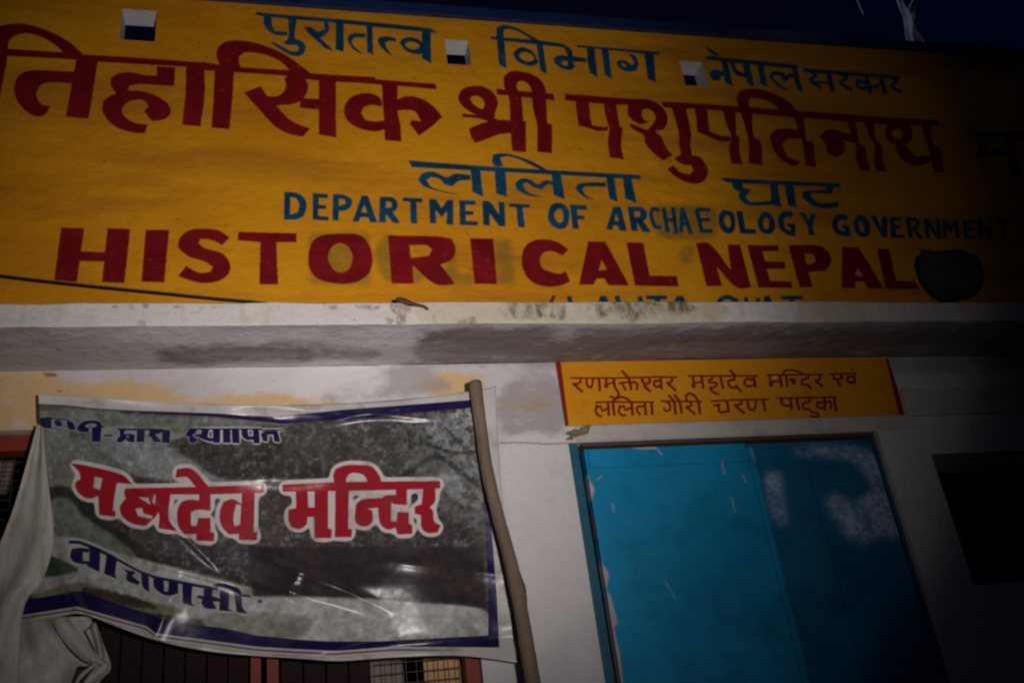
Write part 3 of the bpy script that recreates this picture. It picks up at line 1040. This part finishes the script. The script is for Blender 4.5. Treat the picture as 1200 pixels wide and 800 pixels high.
# rest of the building's body behind the front
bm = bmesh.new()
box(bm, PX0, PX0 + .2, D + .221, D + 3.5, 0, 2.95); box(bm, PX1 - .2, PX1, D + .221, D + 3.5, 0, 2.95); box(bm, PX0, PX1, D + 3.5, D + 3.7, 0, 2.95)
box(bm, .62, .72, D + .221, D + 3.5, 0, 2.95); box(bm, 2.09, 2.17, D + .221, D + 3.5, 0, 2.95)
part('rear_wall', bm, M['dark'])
bm = bmesh.new(); box(bm, PX0, PX1, D + .101, D + 3.7, 2.951, 3.03)
part('roof', bm, M['grey'])

# lettered lintel panel over the door, standing a little proud
bm = wall_panel([.902, 1.3, 1.7, 2.164], [2.640, 2.75, 2.868], D - .009, D - .001, lambda x, z: True, lambda co: ((co.x - SX0) / (SX1 - SX0), (co.z - SZ0) / (SZ1 - SZ0)))
tag(part('lintel_sign', bm, [M['sign'], M['grey']]), 'yellow painted sign over the blue door with two lines of red Hindi lettering')
# pale band on the wall right of the sign
bm = bmesh.new(); box(bm, 2.172, 4.4, D - .022, D - .001, 2.632, 2.735, .004)
part('plaster_band', bm, M['grey'])
bm = bmesh.new(); box(bm, .932, 2.20, D - .005, D - .001, 2.588, 2.636, .004)
part('lintel_strip', bm, M['grey'])

# broken plaster at the corner under the sign
bm = bmesh.new()
rr = random.Random(5)
for i in range(46):
    s_ = rr.uniform(.004, .012)
    p = at(666 + rr.uniform(0, 25) , 0, D) 
    u = rr.uniform(0, 1); v_ = rr.uniform(0, 1)
    c = at(666 + 24 * u, 514 - 11 * u * .7 - 7 * v_, D - .02)
    r = bmesh.ops.create_icosphere(bm, subdivisions=1, radius=s_)
    for w_ in r['verts']:
        w_.co = w_.co * rr.uniform(.7, 1.25); w_.co = Vector((w_.co.x, w_.co.y * .8, w_.co.z * .7)) + c
tag(part('broken_plaster', bm, M['rubble']), kind='stuff')

# ---- double door
E_ = part('door', (lambda b_: (box(b_, .905, 2.035, D + .10, D + .14, .12, 2.585), b_)[1])(bmesh.new()), M['dark'])
tag(E_, 'blue double door with peeling paint')
def uvd(co): return ((co.x - .85) / 1.25, (co.z - 1.6) / 1.02)
def door_box(name, x0, x1, y0, y1, z0, z1, m_, bev=.003):
    if name != 'door_frame': y0 -= .028; y1 -= .028
    bm = bmesh.new(); box(bm, x0, x1, y0, y1, z0, z1, bev)
    uvl = bm.loops.layers.uv.new('UVMap')
    for f in bm.faces:
        for l in f.loops: l[uvl].uv = uvd(l.vert.co)
    o = link(name, bm, m_); o.parent = E_; return o
E_.matrix_parent_inverse = Matrix.Translation(B.location).inverted()
door_box('door_frame', .907, .938, D + .004, D + .095, .12, 2.583, M['teal'])
door_box('door_frame', 2.021, 2.033, D + .020, D + .095, .12, 2.583, M['teal'])
door_box('door_frame', .951, 2.018, D + .003, D + .095, 2.572, 2.584, M['brown'])  # dark brown strip, its colour laid in as the shadow line above the leaves
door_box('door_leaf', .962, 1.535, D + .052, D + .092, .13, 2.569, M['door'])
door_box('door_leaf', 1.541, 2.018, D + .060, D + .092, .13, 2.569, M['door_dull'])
door_box('top_rail', .972, 1.530, D + .044, D + .0515, 2.502, 2.566, M['door'], .002)
door_box('meeting_strip', 1.531, 1.552, D + .040, D + .0515, .14, 2.550, M['door'], .003)
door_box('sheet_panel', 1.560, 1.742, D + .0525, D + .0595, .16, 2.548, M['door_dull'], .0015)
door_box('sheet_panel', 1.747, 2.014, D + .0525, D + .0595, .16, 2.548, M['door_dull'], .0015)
for z in (2.27, 1.35, .5):
    bm = bmesh.new(); tube(bm, [(.951, D + .016, z), (.951, D + .016, z + .09)], .0055, 10)
    o = link('hinge', bm, M['wire']); o.parent = E_

# ---- barred window behind the banner
W_ = part('window', (lambda b_: ([box(b_, *c) for c in ((-1.9, .512, D + .03, D + .08, 2.635, 2.683), (.512, .550, D + .03, D + .08, 1.15, 2.683), (-1.898, -1.86, D + .03, D + .08, 1.15, 2.634), (-1.859, .511, D + .03, D + .08, 1.152, 1.19))], b_)[1])(bmesh.new()), M['redframe'])
tag(W_, 'window with orange red steel frame and wire mesh behind the banner')
for x0, x1 in ((-.078, -.050), (-.035, -.003), (-.62, -.59), (-1.25, -1.22)):
    bm = bmesh.new(); box(bm, x0, x1, D + .035, D + .072, 1.191, 2.634, .002)
    sub('mullion', bm, M['redframe'], W_)
for (a, b) in ((-1.85, -1.26), (-1.21, -.63), (.255, .508)):
    bm = bmesh.new(); x = a
    while x <= b:
        box(bm, x - .0012, x + .0012, D + .052, D + .055, 1.19, 2.634); x += .030
    z = 1.21
    while z < 2.63:
        box(bm, a, b, D + .0555, D + .058, z - .0013, z + .0013); z += .028
    tag(sub('wire_mesh', bm, M['wire'], W_), kind='stuff')
bm = bmesh.new(); box(bm, .41, .60, D + .16, D + .18, 1.0, 2.30)
part('inner_wall', bm, M['cream'])
bm = bmesh.new(); box(bm, .255, .35, D + .16, D + .18, 1.0, 2.30)
part('inner_board', bm, M['greyin'])
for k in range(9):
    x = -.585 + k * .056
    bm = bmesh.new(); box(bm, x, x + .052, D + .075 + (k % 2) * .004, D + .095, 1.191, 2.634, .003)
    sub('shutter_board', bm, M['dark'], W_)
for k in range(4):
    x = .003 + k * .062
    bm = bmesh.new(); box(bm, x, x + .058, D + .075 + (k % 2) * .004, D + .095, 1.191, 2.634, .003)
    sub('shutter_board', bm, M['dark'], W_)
bm = bmesh.new(); box(bm, -1.3, -.75, D + .35, D + .38, 2.62, 2.80)
part('inner_beam', bm, M['greyin'])

# ------------------------------------------------------------------ banner
cb = Canvas(-10, 430, 650, 800, 3)
draw(cb, BANNER_TEXT)
h, w = cb.h, cb.w
yy, xx = np.mgrid[0:h, 0:w]; XX = cb.x0 + xx / 3.; YY = cb.y0 + yy / 3.
def shape(txt, r, brk=.0, cell=40, st=1.0):
    c2 = Canvas(-10, 430, 650, 800, 3); draw(c2, '@ a 0 0 1\n' + txt)
    A = blur(c2.layer('a'), r)
    if brk: A = np.clip((A + (noise(h, w, cell, 6, .72, st) - .5) * brk * 1.5 - .15) / .8, 0, 1)
    return A
def srgb(*c): return np.array(c, np.float32) / 255
img = np.zeros((h, w, 3), np.float32) + srgb(62, 54, 54)
nb = noise(h, w, 90, 5); nf = noise(h, w, 12, 4, .7)
img *= (.75 + .5 * nb)[..., None]
def over(col, A): 
    global img
    img = img * (1 - A[..., None]) + np.array(col, np.float32) * A[..., None]
tex1 = (.74 + .52 * noise(h, w, 24, 6, .65))[..., None]
def overt(col, A): over(np.array(col) * tex1, A)
overt(srgb(122, 127, 118), shape('Q 30,470 150,484 330,492 330,505 270,540 300,560 240,572 200,565 120,556 60,590 20,600', 6, .8))
overt(srgb(140, 148, 146), shape('Q 130,500 235,520 280,548 290,560 200,562 130,535', 5, .8, 20))
overt(srgb(118, 128, 112), shape('Q 85,532 110,530 135,542 130,552 90,545', 4, .9, 15))
overt(srgb(60, 54, 52), shape('Q 205,515 345,500 350,560 262,560 235,545 212,532', 6, .7, 30))
overt(srgb(78, 78, 72), shape('P 330,495 560,484 560,560 330,545', 9, 1.1, 22) * .6)
overt(srgb(205, 212, 214), shape('Q 500,490 560,482 565,545 540,552 510,520', 9, 1.5, 16))
overt(srgb(190, 198, 200), shape('Q 515,556 562,545 566,590 540,590 522,575', 6, 1.4, 14))
overt(srgb(120, 122, 118), shape('Q 470,485 560,500 568,620 520,600 480,540', 12, 1.6, 9) * .7)
overt(srgb(44, 42, 42), shape('S 6 470,560 490,545 510,535 530,545 560,570\nS 4 500,520 530,530 560,530\nS 3 520,500 540,520 562,540', 3, 1.4, 7) * .7)
overt(srgb(30, 30, 30), np.clip((noise(h, w, 13, 5, .8) - .5) * 7, 0, 1) * shape('Q 470,482 562,478 568,640 530,610 540,560 470,520', 12) * .8)
overt(srgb(120, 122, 116), np.clip((noise(h, w, 11, 5, .8) - .62) * 7, 0, 1) * shape('Q 320,520 560,484 560,640 540,560 440,530 330,545', 12) * .6)
overt(srgb(50, 48, 47), shape('Q 50,575 80,570 110,590 140,620 230,690 215,700 120,640 80,620 55,600', 4, .6, 20))
overt(srgb(112, 122, 112), shape('Q 58,590 80,584 100,605 150,640 160,660 120,650 70,640 50,640', 5, .9, 20))
overt(srgb(175, 178, 170), shape('Q 30,640 70,628 130,645 330,700 330,735 200,720 90,690 40,700', 5, .5, 30))
overt(srgb(56, 78, 54), shape('Q 50,650 70,655 92,668 60,675 48,672', 3, .6, 12))
overt(srgb(128, 128, 104), shape('Q 40,697 95,682 150,700 205,710 220,722 140,712 95,692 50,703', 3, .8, 16))
overt(srgb(66, 58, 46), shape('Q 105,688 160,700 185,712 150,710 100,694', 3, 1.0, 10))
overt(srgb(184, 186, 182), shape('Q 296,697 330,695 430,700 490,706 568,714 570,752 480,752 380,756 300,748 240,735', 4, .35, 30))
overt(srgb(150, 150, 138), shape('Q 240,722 300,716 365,725 350,745 300,748 250,738', 5, .8, 20))
overt(srgb(58, 50, 51), shape('P 290,640 566,640 570,712 500,704 420,700 296,698', 5, .3, 40))
img *= (.9 + .2 * nf)[..., None]
# lettering with pale outlines
for c_ in range(3): img[..., c_] = blur(img[..., c_], 2)
def step_x(x): return np.clip((XX - x) / 12, 0, 1)
def dil(A, r):
    B_ = blur(A, r); return np.clip((B_ - .06) * 14, 0, 1)
cream = srgb(214, 209, 202)
Rm = blur(cb.layer('R'), 1); Nm = blur(cb.layer('N'), 1); Mm = blur(cb.layer('M'), 1)
over(cream, dil(cb.layer('R'), 13)); over(cream * .96, dil(cb.layer('N'), 4) * (.35 + .65 * step_x(230))); over(cream * .86, dil(cb.layer('M'), 8))
over(srgb(168, 30, 46), Rm); over(srgb(32, 27, 72), Nm); over(srgb(32, 28, 70), Mm)
# border and margins
def below(pts):   # positive below the polyline
    p = np.array(pts, float); return YY - np.interp(XX, p[:, 0], p[:, 1])
def step(d, s=.6): return np.clip(d / s + .5, 0, 1)
bot_in = below([(0, 712), (32, 702), (95, 692), (160, 714), (200, 728), (265, 736), (300, 744), (350, 749), (385, 751), (440, 751), (570, 744), (650, 740)])
bot_out = below([(0, 724), (20, 721), (90, 710), (125, 720), (172, 733), (182, 741), (300, 757), (350, 760), (392, 762), (462, 757), (585, 758), (650, 758)])
top_a = below([(0, 474), (45, 473), (75, 474), (110, 478), (160, 481), (250, 484), (320, 488), (400, 480), (480, 474), (556, 468), (650, 461)])
top_b = below([(0, 475), (45, 482), (75, 478), (160, 483), (250, 488), (330, 496), (400, 491), (470, 485), (556, 477), (650, 470)])
redge = XX - np.interp(YY, [440, 480, 560, 620, 700, 760, 800], [556, 558, 564, 569, 572, 572, 573])
redge2 = XX - np.interp(YY, [440, 480, 560, 620, 700, 760, 800], [556.5, 560, 569, 576, 582, 585, 586])
navy = srgb(30, 25, 74) * (.85 + .3 * nb)[..., None]
inside = step(redge2 * -1)
over(srgb(92, 86, 78), step(top_a) * step(-top_b) * step(190 - XX, 30) * .8)
over(navy, step(top_a) * step(-top_b) * step(XX - 150, 30))
over(navy, step(bot_in) * step(-bot_out)); over(navy, step(redge) * step(-redge2))
marg = srgb(206, 202, 196) * (.93 + .14 * nb)[..., None]
over(marg, np.maximum.reduce([step(-top_a), step(bot_out), step(redge2)]))
over(srgb(98, 78, 76), step(bot_out - 2.6) * step(5.0 - bot_out) * step(520 - XX, 60) * .8)
over(srgb(150, 130, 125), step(bot_out - 7.6) * step(9 - bot_out) * step(430 - XX, 60) * .5)
dirt = np.clip((noise(h, w, 60, 6, .65) - .52) * 3.5, 0, 1) * .35
over(srgb(105, 92, 72), dirt)
spk = np.clip((noise(h, w, 5, 3, .7) - .80) * 12, 0, 1) * .2
over(srgb(60, 50, 42), spk)

def crv(p): 
    p = np.array(p, float); l = np.r_[0, np.cumsum(np.hypot(*np.diff(p, axis=0).T))]; l /= l[-1]
    return lambda t: np.stack([np.interp(t, l, p[:, 0]), np.interp(t, l, p[:, 1])], -1)
Ct = crv(smooth([(45, 461), (110, 465), (200, 471), (300, 474), (360, 474), (430, 471), (500, 465), (565, 456), (581, 452)], False))
Cb = crv(smooth([(18, 733), (60, 724), (95, 719), (130, 731), (180, 749), (240, 762), (300, 768), (350, 771), (395, 774), (460, 770), (540, 768), (611, 777)], False))
Cl = crv(smooth([(45, 461), (46, 490), (50, 530), (56, 580), (61, 630), (52, 665), (32, 700), (18, 733)], False))
Cr = crv(smooth([(581, 452), (584, 520), (590, 600), (598, 690), (611, 777)], False))
def coons(u, v):
    t, b, l, r = Ct(u), Cb(u), Cl(v), Cr(v); U = u[..., None]; V = v[..., None]
    c00, c10, c01, c11 = Ct(0.), Ct(1.), Cb(0.), Cb(1.)
    return (1 - V) * t + V * b + (1 - U) * l + U * r - ((1 - U) * (1 - V) * c00 + U * (1 - V) * c10 + (1 - U) * V * c01 + U * V * c11)
tw, th = 1500, 860
uu, vv = np.meshgrid((np.arange(tw) + .5) / tw, (np.arange(th) + .5) / th)
pp = coons(uu, vv)
tex_b = sample(cb, img, pp[..., 0], pp[..., 1])
img_banner = make_image('banner_print', tex_b[::-1], data=False)
m_, nt, bs = mat('printed_vinyl'); t = NT(nt)
c, _, _, _ = t.tex(img_banner)
nt.links.new(c, bs.inputs['Base Color'])
nt.links.new(t.bump(t.noise(8, 3, .5, w=2), .30, .02), bs.inputs['Normal'])
bs.inputs['Roughness'].default_value = .30; bs.inputs['Specular IOR Level'].default_value = .5
M['banner'] = m_
NU, NV = 220, 130
U, V = np.meshgrid(np.linspace(0, 1, NU + 1), np.linspace(0, 1, NV + 1))
PPX = coons(U, V)
X, Y = PPX[..., 0], PPX[..., 1]
def ridge(x0, y0, x1, y1, wd, amp, fade=40):
    dx, dy = x1 - x0, y1 - y0; L_ = math.hypot(dx, dy); tx, ty = dx / L_, dy / L_
    s_ = (X - x0) * tx + (Y - y0) * ty; d = -(X - x0) * ty + (Y - y0) * tx
    e = np.clip((s_ + fade) / fade, 0, 1) * np.clip((L_ + fade - s_) / fade, 0, 1)
    return amp * np.exp(-np.abs(d / wd) ** 1.5) * e
dep = 2.665 + .012 * np.sin(X / 47. + Y / 90.) + .009 * np.sin(X / 23. - Y / 60. + 1.)
dep -= ridge(320, 655, 425, 702, 5, .014); dep += ridge(330, 690, 420, 720, 10, .010)
dep -= ridge(120, 530, 245, 655, 5, .012); dep -= ridge(165, 655, 330, 700, 6, .010)
dep -= ridge(95, 719, 60, 640, 8, .022); dep += ridge(110, 470, 320, 492, 8, .012)
dep -= ridge(330, 478, 480, 488, 5, .012, 60); dep -= ridge(300, 560, 350, 556, 9, .010)
dep -= ridge(350, 771, 430, 752, 7, .012); dep += ridge(420, 760, 620, 745, 8, .008)
dep -= ridge(182, 745, 200, 700, 7, .010); dep -= ridge(470, 660, 580, 672, 6, .006); dep -= ridge(45, 461, 60, 560, 7, .012)
def bulge(x0, y0, rx, ry, amp): return amp * np.exp(-((X - x0) / rx) ** 2 - ((Y - y0) / ry) ** 2)
dep -= bulge(385, 685, 60, 16, .020) + bulge(455, 474, 26, 7, .013) + bulge(318, 471, 30, 6, .012) + bulge(345, 562, 34, 9, .010) + bulge(200, 700, 30, 16, .012)
dep -= ridge(335, 700, 350, 672, 4, .008, 15) + ridge(395, 492, 470, 478, 4, .010, 20)
dep += .02 * (1 - V) * (1 - np.abs(2 * U - 1)) 
bm = bmesh.new(); uvl = bm.loops.layers.uv.new('UVMap')
VV = [[bm.verts.new(at(X[j, i], Y[j, i], dep[j, i])) for i in range(NU + 1)] for j in range(NV + 1)]
for j in range(NV):
    for i in range(NU):
        f = bm.faces.new((VV[j][i], VV[j + 1][i], VV[j + 1][i + 1], VV[j][i + 1])); f.smooth = True
        for l, (a, b) in zip(f.loops, ((i, j), (i, j + 1), (i + 1, j + 1), (i + 1, j))): l[uvl].uv = (a / NU, 1 - b / NV)
ban = empty('banner', (0, 2.66, 1.9))
tag(ban, 'torn printed vinyl banner with red and navy Hindi lettering hung over the barred window', 'banner')
inv = Matrix.Translation(ban.location).inverted()
def bpart(name, bm, m_):
    me = bpy.data.meshes.new(name); bm.to_mesh(me); bm.free(); me.materials.append(m_)
    o = bpy.data.objects.new(name, me); COL.objects.link(o); o.parent = ban; o.matrix_parent_inverse = inv
    sm = o.modifiers.new('thickness', 'SOLIDIFY'); sm.thickness = .0012; sm.offset = 0
    return o
bpart('printed_sheet', bm, M['banner'])
# the unprinted side, folded back and hanging to the left
m_, nt, bs = mat('grey_vinyl_back'); t = NT(nt)
base = t.mix(t.ramp(t.noise(6, 5), .3, .7), (.50, .48, .41), (.66, .63, .56))
base = t.mix(t.ramp(t.noise(14, 5, .7, stretch=(2, 1, .5), w=5), .5, .75, 0, .6), base, (.30, .20, .14))
nt.links.new(base, bs.inputs['Base Color']); nt.links.new(t.bump(t.noise(12, 5, .6, stretch=(2, 1, .5)), .5, .02), bs.inputs['Normal'])
bs.inputs['Roughness'].default_value = .5
M['vinyl'] = m_
def sheet(name, rows, depf, n1=40, m__=None):
    """rows: list of (left px, right px) pairs, top to bottom; depf(u, v) gives the distance of the cloth"""
    L_ = crv(smooth([r[0] for r in rows], False)); R_ = crv(smooth([r[1] for r in rows], False))
    bm = bmesh.new(); G = []
    for j in range(n1 + 1):
        v = j / n1; a = L_(v); b = R_(v)
        G.append([bm.verts.new(at(*(a + (b - a) * (i / 24)), depf(i / 24, v))) for i in range(25)])
    for j in range(n1):
        for i in range(24):
            f = bm.faces.new((G[j][i], G[j + 1][i], G[j + 1][i + 1], G[j][i + 1])); f.smooth = True
    return bpart(name, bm, m__ or M['vinyl'])
sheet('folded_back', [((44, 496), (50, 500)), ((32, 540), (56, 560)), ((14, 600), (63, 630)), ((-10, 660), (50, 680)), ((-40, 740), (26, 722)), ((-60, 880), (22, 880))],
      lambda u, v: 2.648 + .022 * math.sin(u * 5 + v * 2.5) * (.3 + v) - .015 * v + .003 * math.sin(u * 13 + v * 5), 60)
sheet('torn_strip', [((10, 722), (108, 722)), ((8, 745), (112, 745)), ((5, 765), (116, 758)), ((0, 800), (112, 776)), ((-5, 880), (60, 880))],
      lambda u, v: 2.69 + .022 * math.sin(u * 7 + v * 9) + .008 * math.sin(u * 19 - v * 12))
M['vinyl_dark'] = plain('navy_print_strip', (.02, .022, .03), .4, .3, 30, .3)
sheet('torn_strip', [((100, 738), (112, 728)), ((110, 758), (122, 756)), ((112, 774), (130, 782)), ((95, 786), (118, 796)), ((80, 820), (104, 820))],
      lambda u, v: 2.655 + .012 * math.sin(u * 6 + v * 6), 24)
sheet('torn_strip', [((62, 730), (80, 726)), ((74, 750), (92, 740)), ((96, 772), (110, 762)), ((118, 780), (126, 776))],
      lambda u, v: 2.650 - .012 * math.sin(u * 3.1), 24)
sheet('torn_strip', [((92, 780), (112, 781)), ((84, 800), (98, 800)), ((70, 830), (86, 830))], lambda u, v: 2.645, 10, M['vinyl_dark'])

# ------------------------------------------------------------------ bamboo pole leaning in front of the banner
m_, nt, bs = mat('weathered_bamboo'); t = NT(nt)
base = t.mix(t.noise(5, 5, .6, stretch=(6, 6, 1)), (.13, .085, .05), (.32, .235, .165))
base = t.mix(t.ramp(t.noise(30, 5, .7), .55, .75, 0, .7), base, (.12, .08, .06))
nt.links.new(base, bs.inputs['Base Color']); nt.links.new(t.bump(t.noise(26, 6, .7, stretch=(4, 4, .6)), 1.0, .008, t.bump(t.noise(9, 4, .6), .6, .02)), bs.inputs['Normal'])
bs.inputs['Roughness'].default_value = .7
M['bamboo'] = m_
cen = [(557, 448), (560, 475), (564, 505), (568, 535), (574, 566), (583, 602), (594, 642), (601, 670), (607, 692), (610, 712), (615, 742), (620, 772), (625, 802)]
wpx = [7.6, 7.5, 7.4, 7.2, 7.4, 7.2, 7.3, 7.9, 9.4, 7.7, 7.9, 8.1, 8.3]
sm_c = smooth(cen, False); sw = np.interp(np.linspace(0, 1, len(sm_c)), np.linspace(0, 1, len(wpx)), wpx)
pts = []; rad = []
for i, (c_, w_) in enumerate(zip(sm_c, sw)):
    f = i / (len(sm_c) - 1); yd = 2.612 - .05 * f
    pts.append(at(c_[0], c_[1], yd)); rad.append(w_ * .95 * yd / F * random.uniform(1.12, 1.18))
d_ = (pts[-1] - pts[-6]).normalized()
last = pts[-1]
for k in range(1, 9):
    p = last + Vector((d_.x * .4, -.06 * k / 2, 0)) * 1.0 * (k * .21) ; p.z = last.z + (0.0 - last.z) * k / 8
    pts.append(Vector((last.x + .035 * k, last.y - .05 * k, p.z))); rad.append(.030)
bm = bmesh.new(); tube(bm, pts, rad, 14)
pole = link('bamboo_pole', bm, M['bamboo'], smooth_=True)
tag(pole, 'crooked knotted wooden pole leaning upright in front of the banner edge', 'pole')
bm = bmesh.new(); c_ = at(613, 688, 2.575); r = bmesh.ops.create_icosphere(bm, subdivisions=2, radius=.012)
for v_ in r['verts']: v_.co = Vector((v_.co.x * .9, v_.co.y * .8, v_.co.z * 1.3)) + c_ + Vector((-.003, 0, 0))
o = link('knot', bm, M['bamboo'], smooth_=True); o.parent = pole

# ------------------------------------------------------------------ cable
bm = bmesh.new()
cp = smooth([(-260, 290), (-120, 305), (0, 322.5), (90, 333), (180, 342), (250, 349), (290, 352.5), (312, 355)], False)
tube(bm, [at(a, b, YL + .035 + .045 * math.sin(i * .5) * 0) for i, (a, b) in enumerate(cp)] , .0034, 8)
tag(link('power_cable', bm, M['black'], smooth_=True), 'thin black cable sagging across the lower left of the yellow parapet', 'cable')

# ------------------------------------------------------------------ dry curled leaf on the ledge
bm = bmesh.new(); rows = []
axis = [(464, 350.5), (468, 351), (473, 352.5), (478, 354.5), (484, 356.5), (491, 357.5), (497, 359), (502, 362.5)]
wd = [.5, 1.7, 2.3, 2.2, 1.3, .6, .5, .3]
for (a, b), w_ in zip(axis, wd):
    rows.append([bm.verts.new(at(a + (k - 1) * -.3 * w_, b + (k - 1) * w_, YL - .012 - .006 * (1 - abs(k - 1)))) for k in range(3)])
for a, b in zip(rows, rows[1:]):
    for k in range(2): bm.faces.new((a[k], a[k + 1], b[k + 1], b[k]))
lf = link('dry_leaf', bm, M['leaf'], smooth_=True)
s_ = lf.modifiers.new('t', 'SOLIDIFY'); s_.thickness = .003
tag(lf, 'small curled brown dry leaf on the edge of the white ledge', 'leaf')

# ------------------------------------------------------------------ dark bundle on the ledge, far right
bm = bmesh.new()
c0 = at(1115, 322, YL + .02)
r = bmesh.ops.create_icosphere(bm, subdivisions=4, radius=1)
for v_ in r['verts']:
    n_v = v_.co.copy()
    k = 1 + .05 * math.sin(n_v.x * 5 + n_v.z * 4) + .03 * math.sin(n_v.x * 13 + n_v.y * 9 + n_v.z * 7)
    taper = .82 + .25 * n_v.z
    k += .02 * math.sin(n_v.z * 17 + n_v.x * 6) * math.cos(n_v.y * 9) - .16 * math.exp(-((n_v.x + .8) ** 2 + (n_v.z - .1) ** 2) * 14)
    v_.co = Vector((n_v.x * .150 * k * taper, n_v.y * .075 * k, max(min(n_v.z, .62 + .08 * math.sin(n_v.x * 7)), -.80) * .112 * k)) + c0
tag(link('cloth_bundle', bm, M['sack'], smooth_=True), 'dark green cloth bundle sitting on the unlit right end of the ledge', 'bundle')

# ------------------------------------------------------------------ rag and a white glint streak above the parapet at right
def ribbon(bm, pts, wd, Y, tw_=.6):
    P_ = smooth(pts, False); W2 = np.interp(np.linspace(0, 1, len(P_)), np.linspace(0, 1, len(wd)), wd); rows = []
    for i, (p, w_) in enumerate(zip(P_, W2)):
        q_ = P_[min(i + 1, len(P_) - 1)] - P_[max(i - 1, 0)]; q_ = q_ / (np.hypot(*q_) + 1e-9); nn = np.array([-q_[1], q_[0]])
        rows.append([bm.verts.new(at(*(p + nn * w_ * s2), Y + .02 * math.sin(i * .35 + s2 * 2.4) * tw_ + (.012 if abs(s2) < .3 else 0))) for s2 in (-.5, -.17, .17, .5)])
    for a, b in zip(rows, rows[1:]):
        for k in range(3): bm.faces.new((a[k], a[k + 1], b[k + 1], b[k]))
bm = bmesh.new()
ribbon(bm, [(1048, -60), (1050, -20), (1056, 6), (1064, 22), (1066, 45), (1072, 66)], [8, 7, 7, 12, 9, 8], 2.64)
ribbon(bm, [(1082, -60), (1076, -10), (1068, 14), (1068, 30)], [6, 8, 9, 12], 2.66)
ribbon(bm, [(1066, 30), (1075, 46), (1079, 65)], [8, 13, 15], 2.65)
rg = link('torn_rag', bm, M['cloth'], smooth_=True)
s_ = rg.modifiers.new('t', 'SOLIDIFY'); s_.thickness = .004
tag(rg, 'pale twisted rag hanging down to the parapet top at upper right', 'rag')
bm = bmesh.new(); tube(bm, [at(a, b, 2.7) for a, b in ((998, -40), (1004, 0), (1008, 9), (1012, 18))], .0016, 6)  # thin white tube added in place of a glint
tag(link('glint_streak', bm, M['cloth']), 'short thin white streak standing in for a glint in the sky left of the rag', 'string')
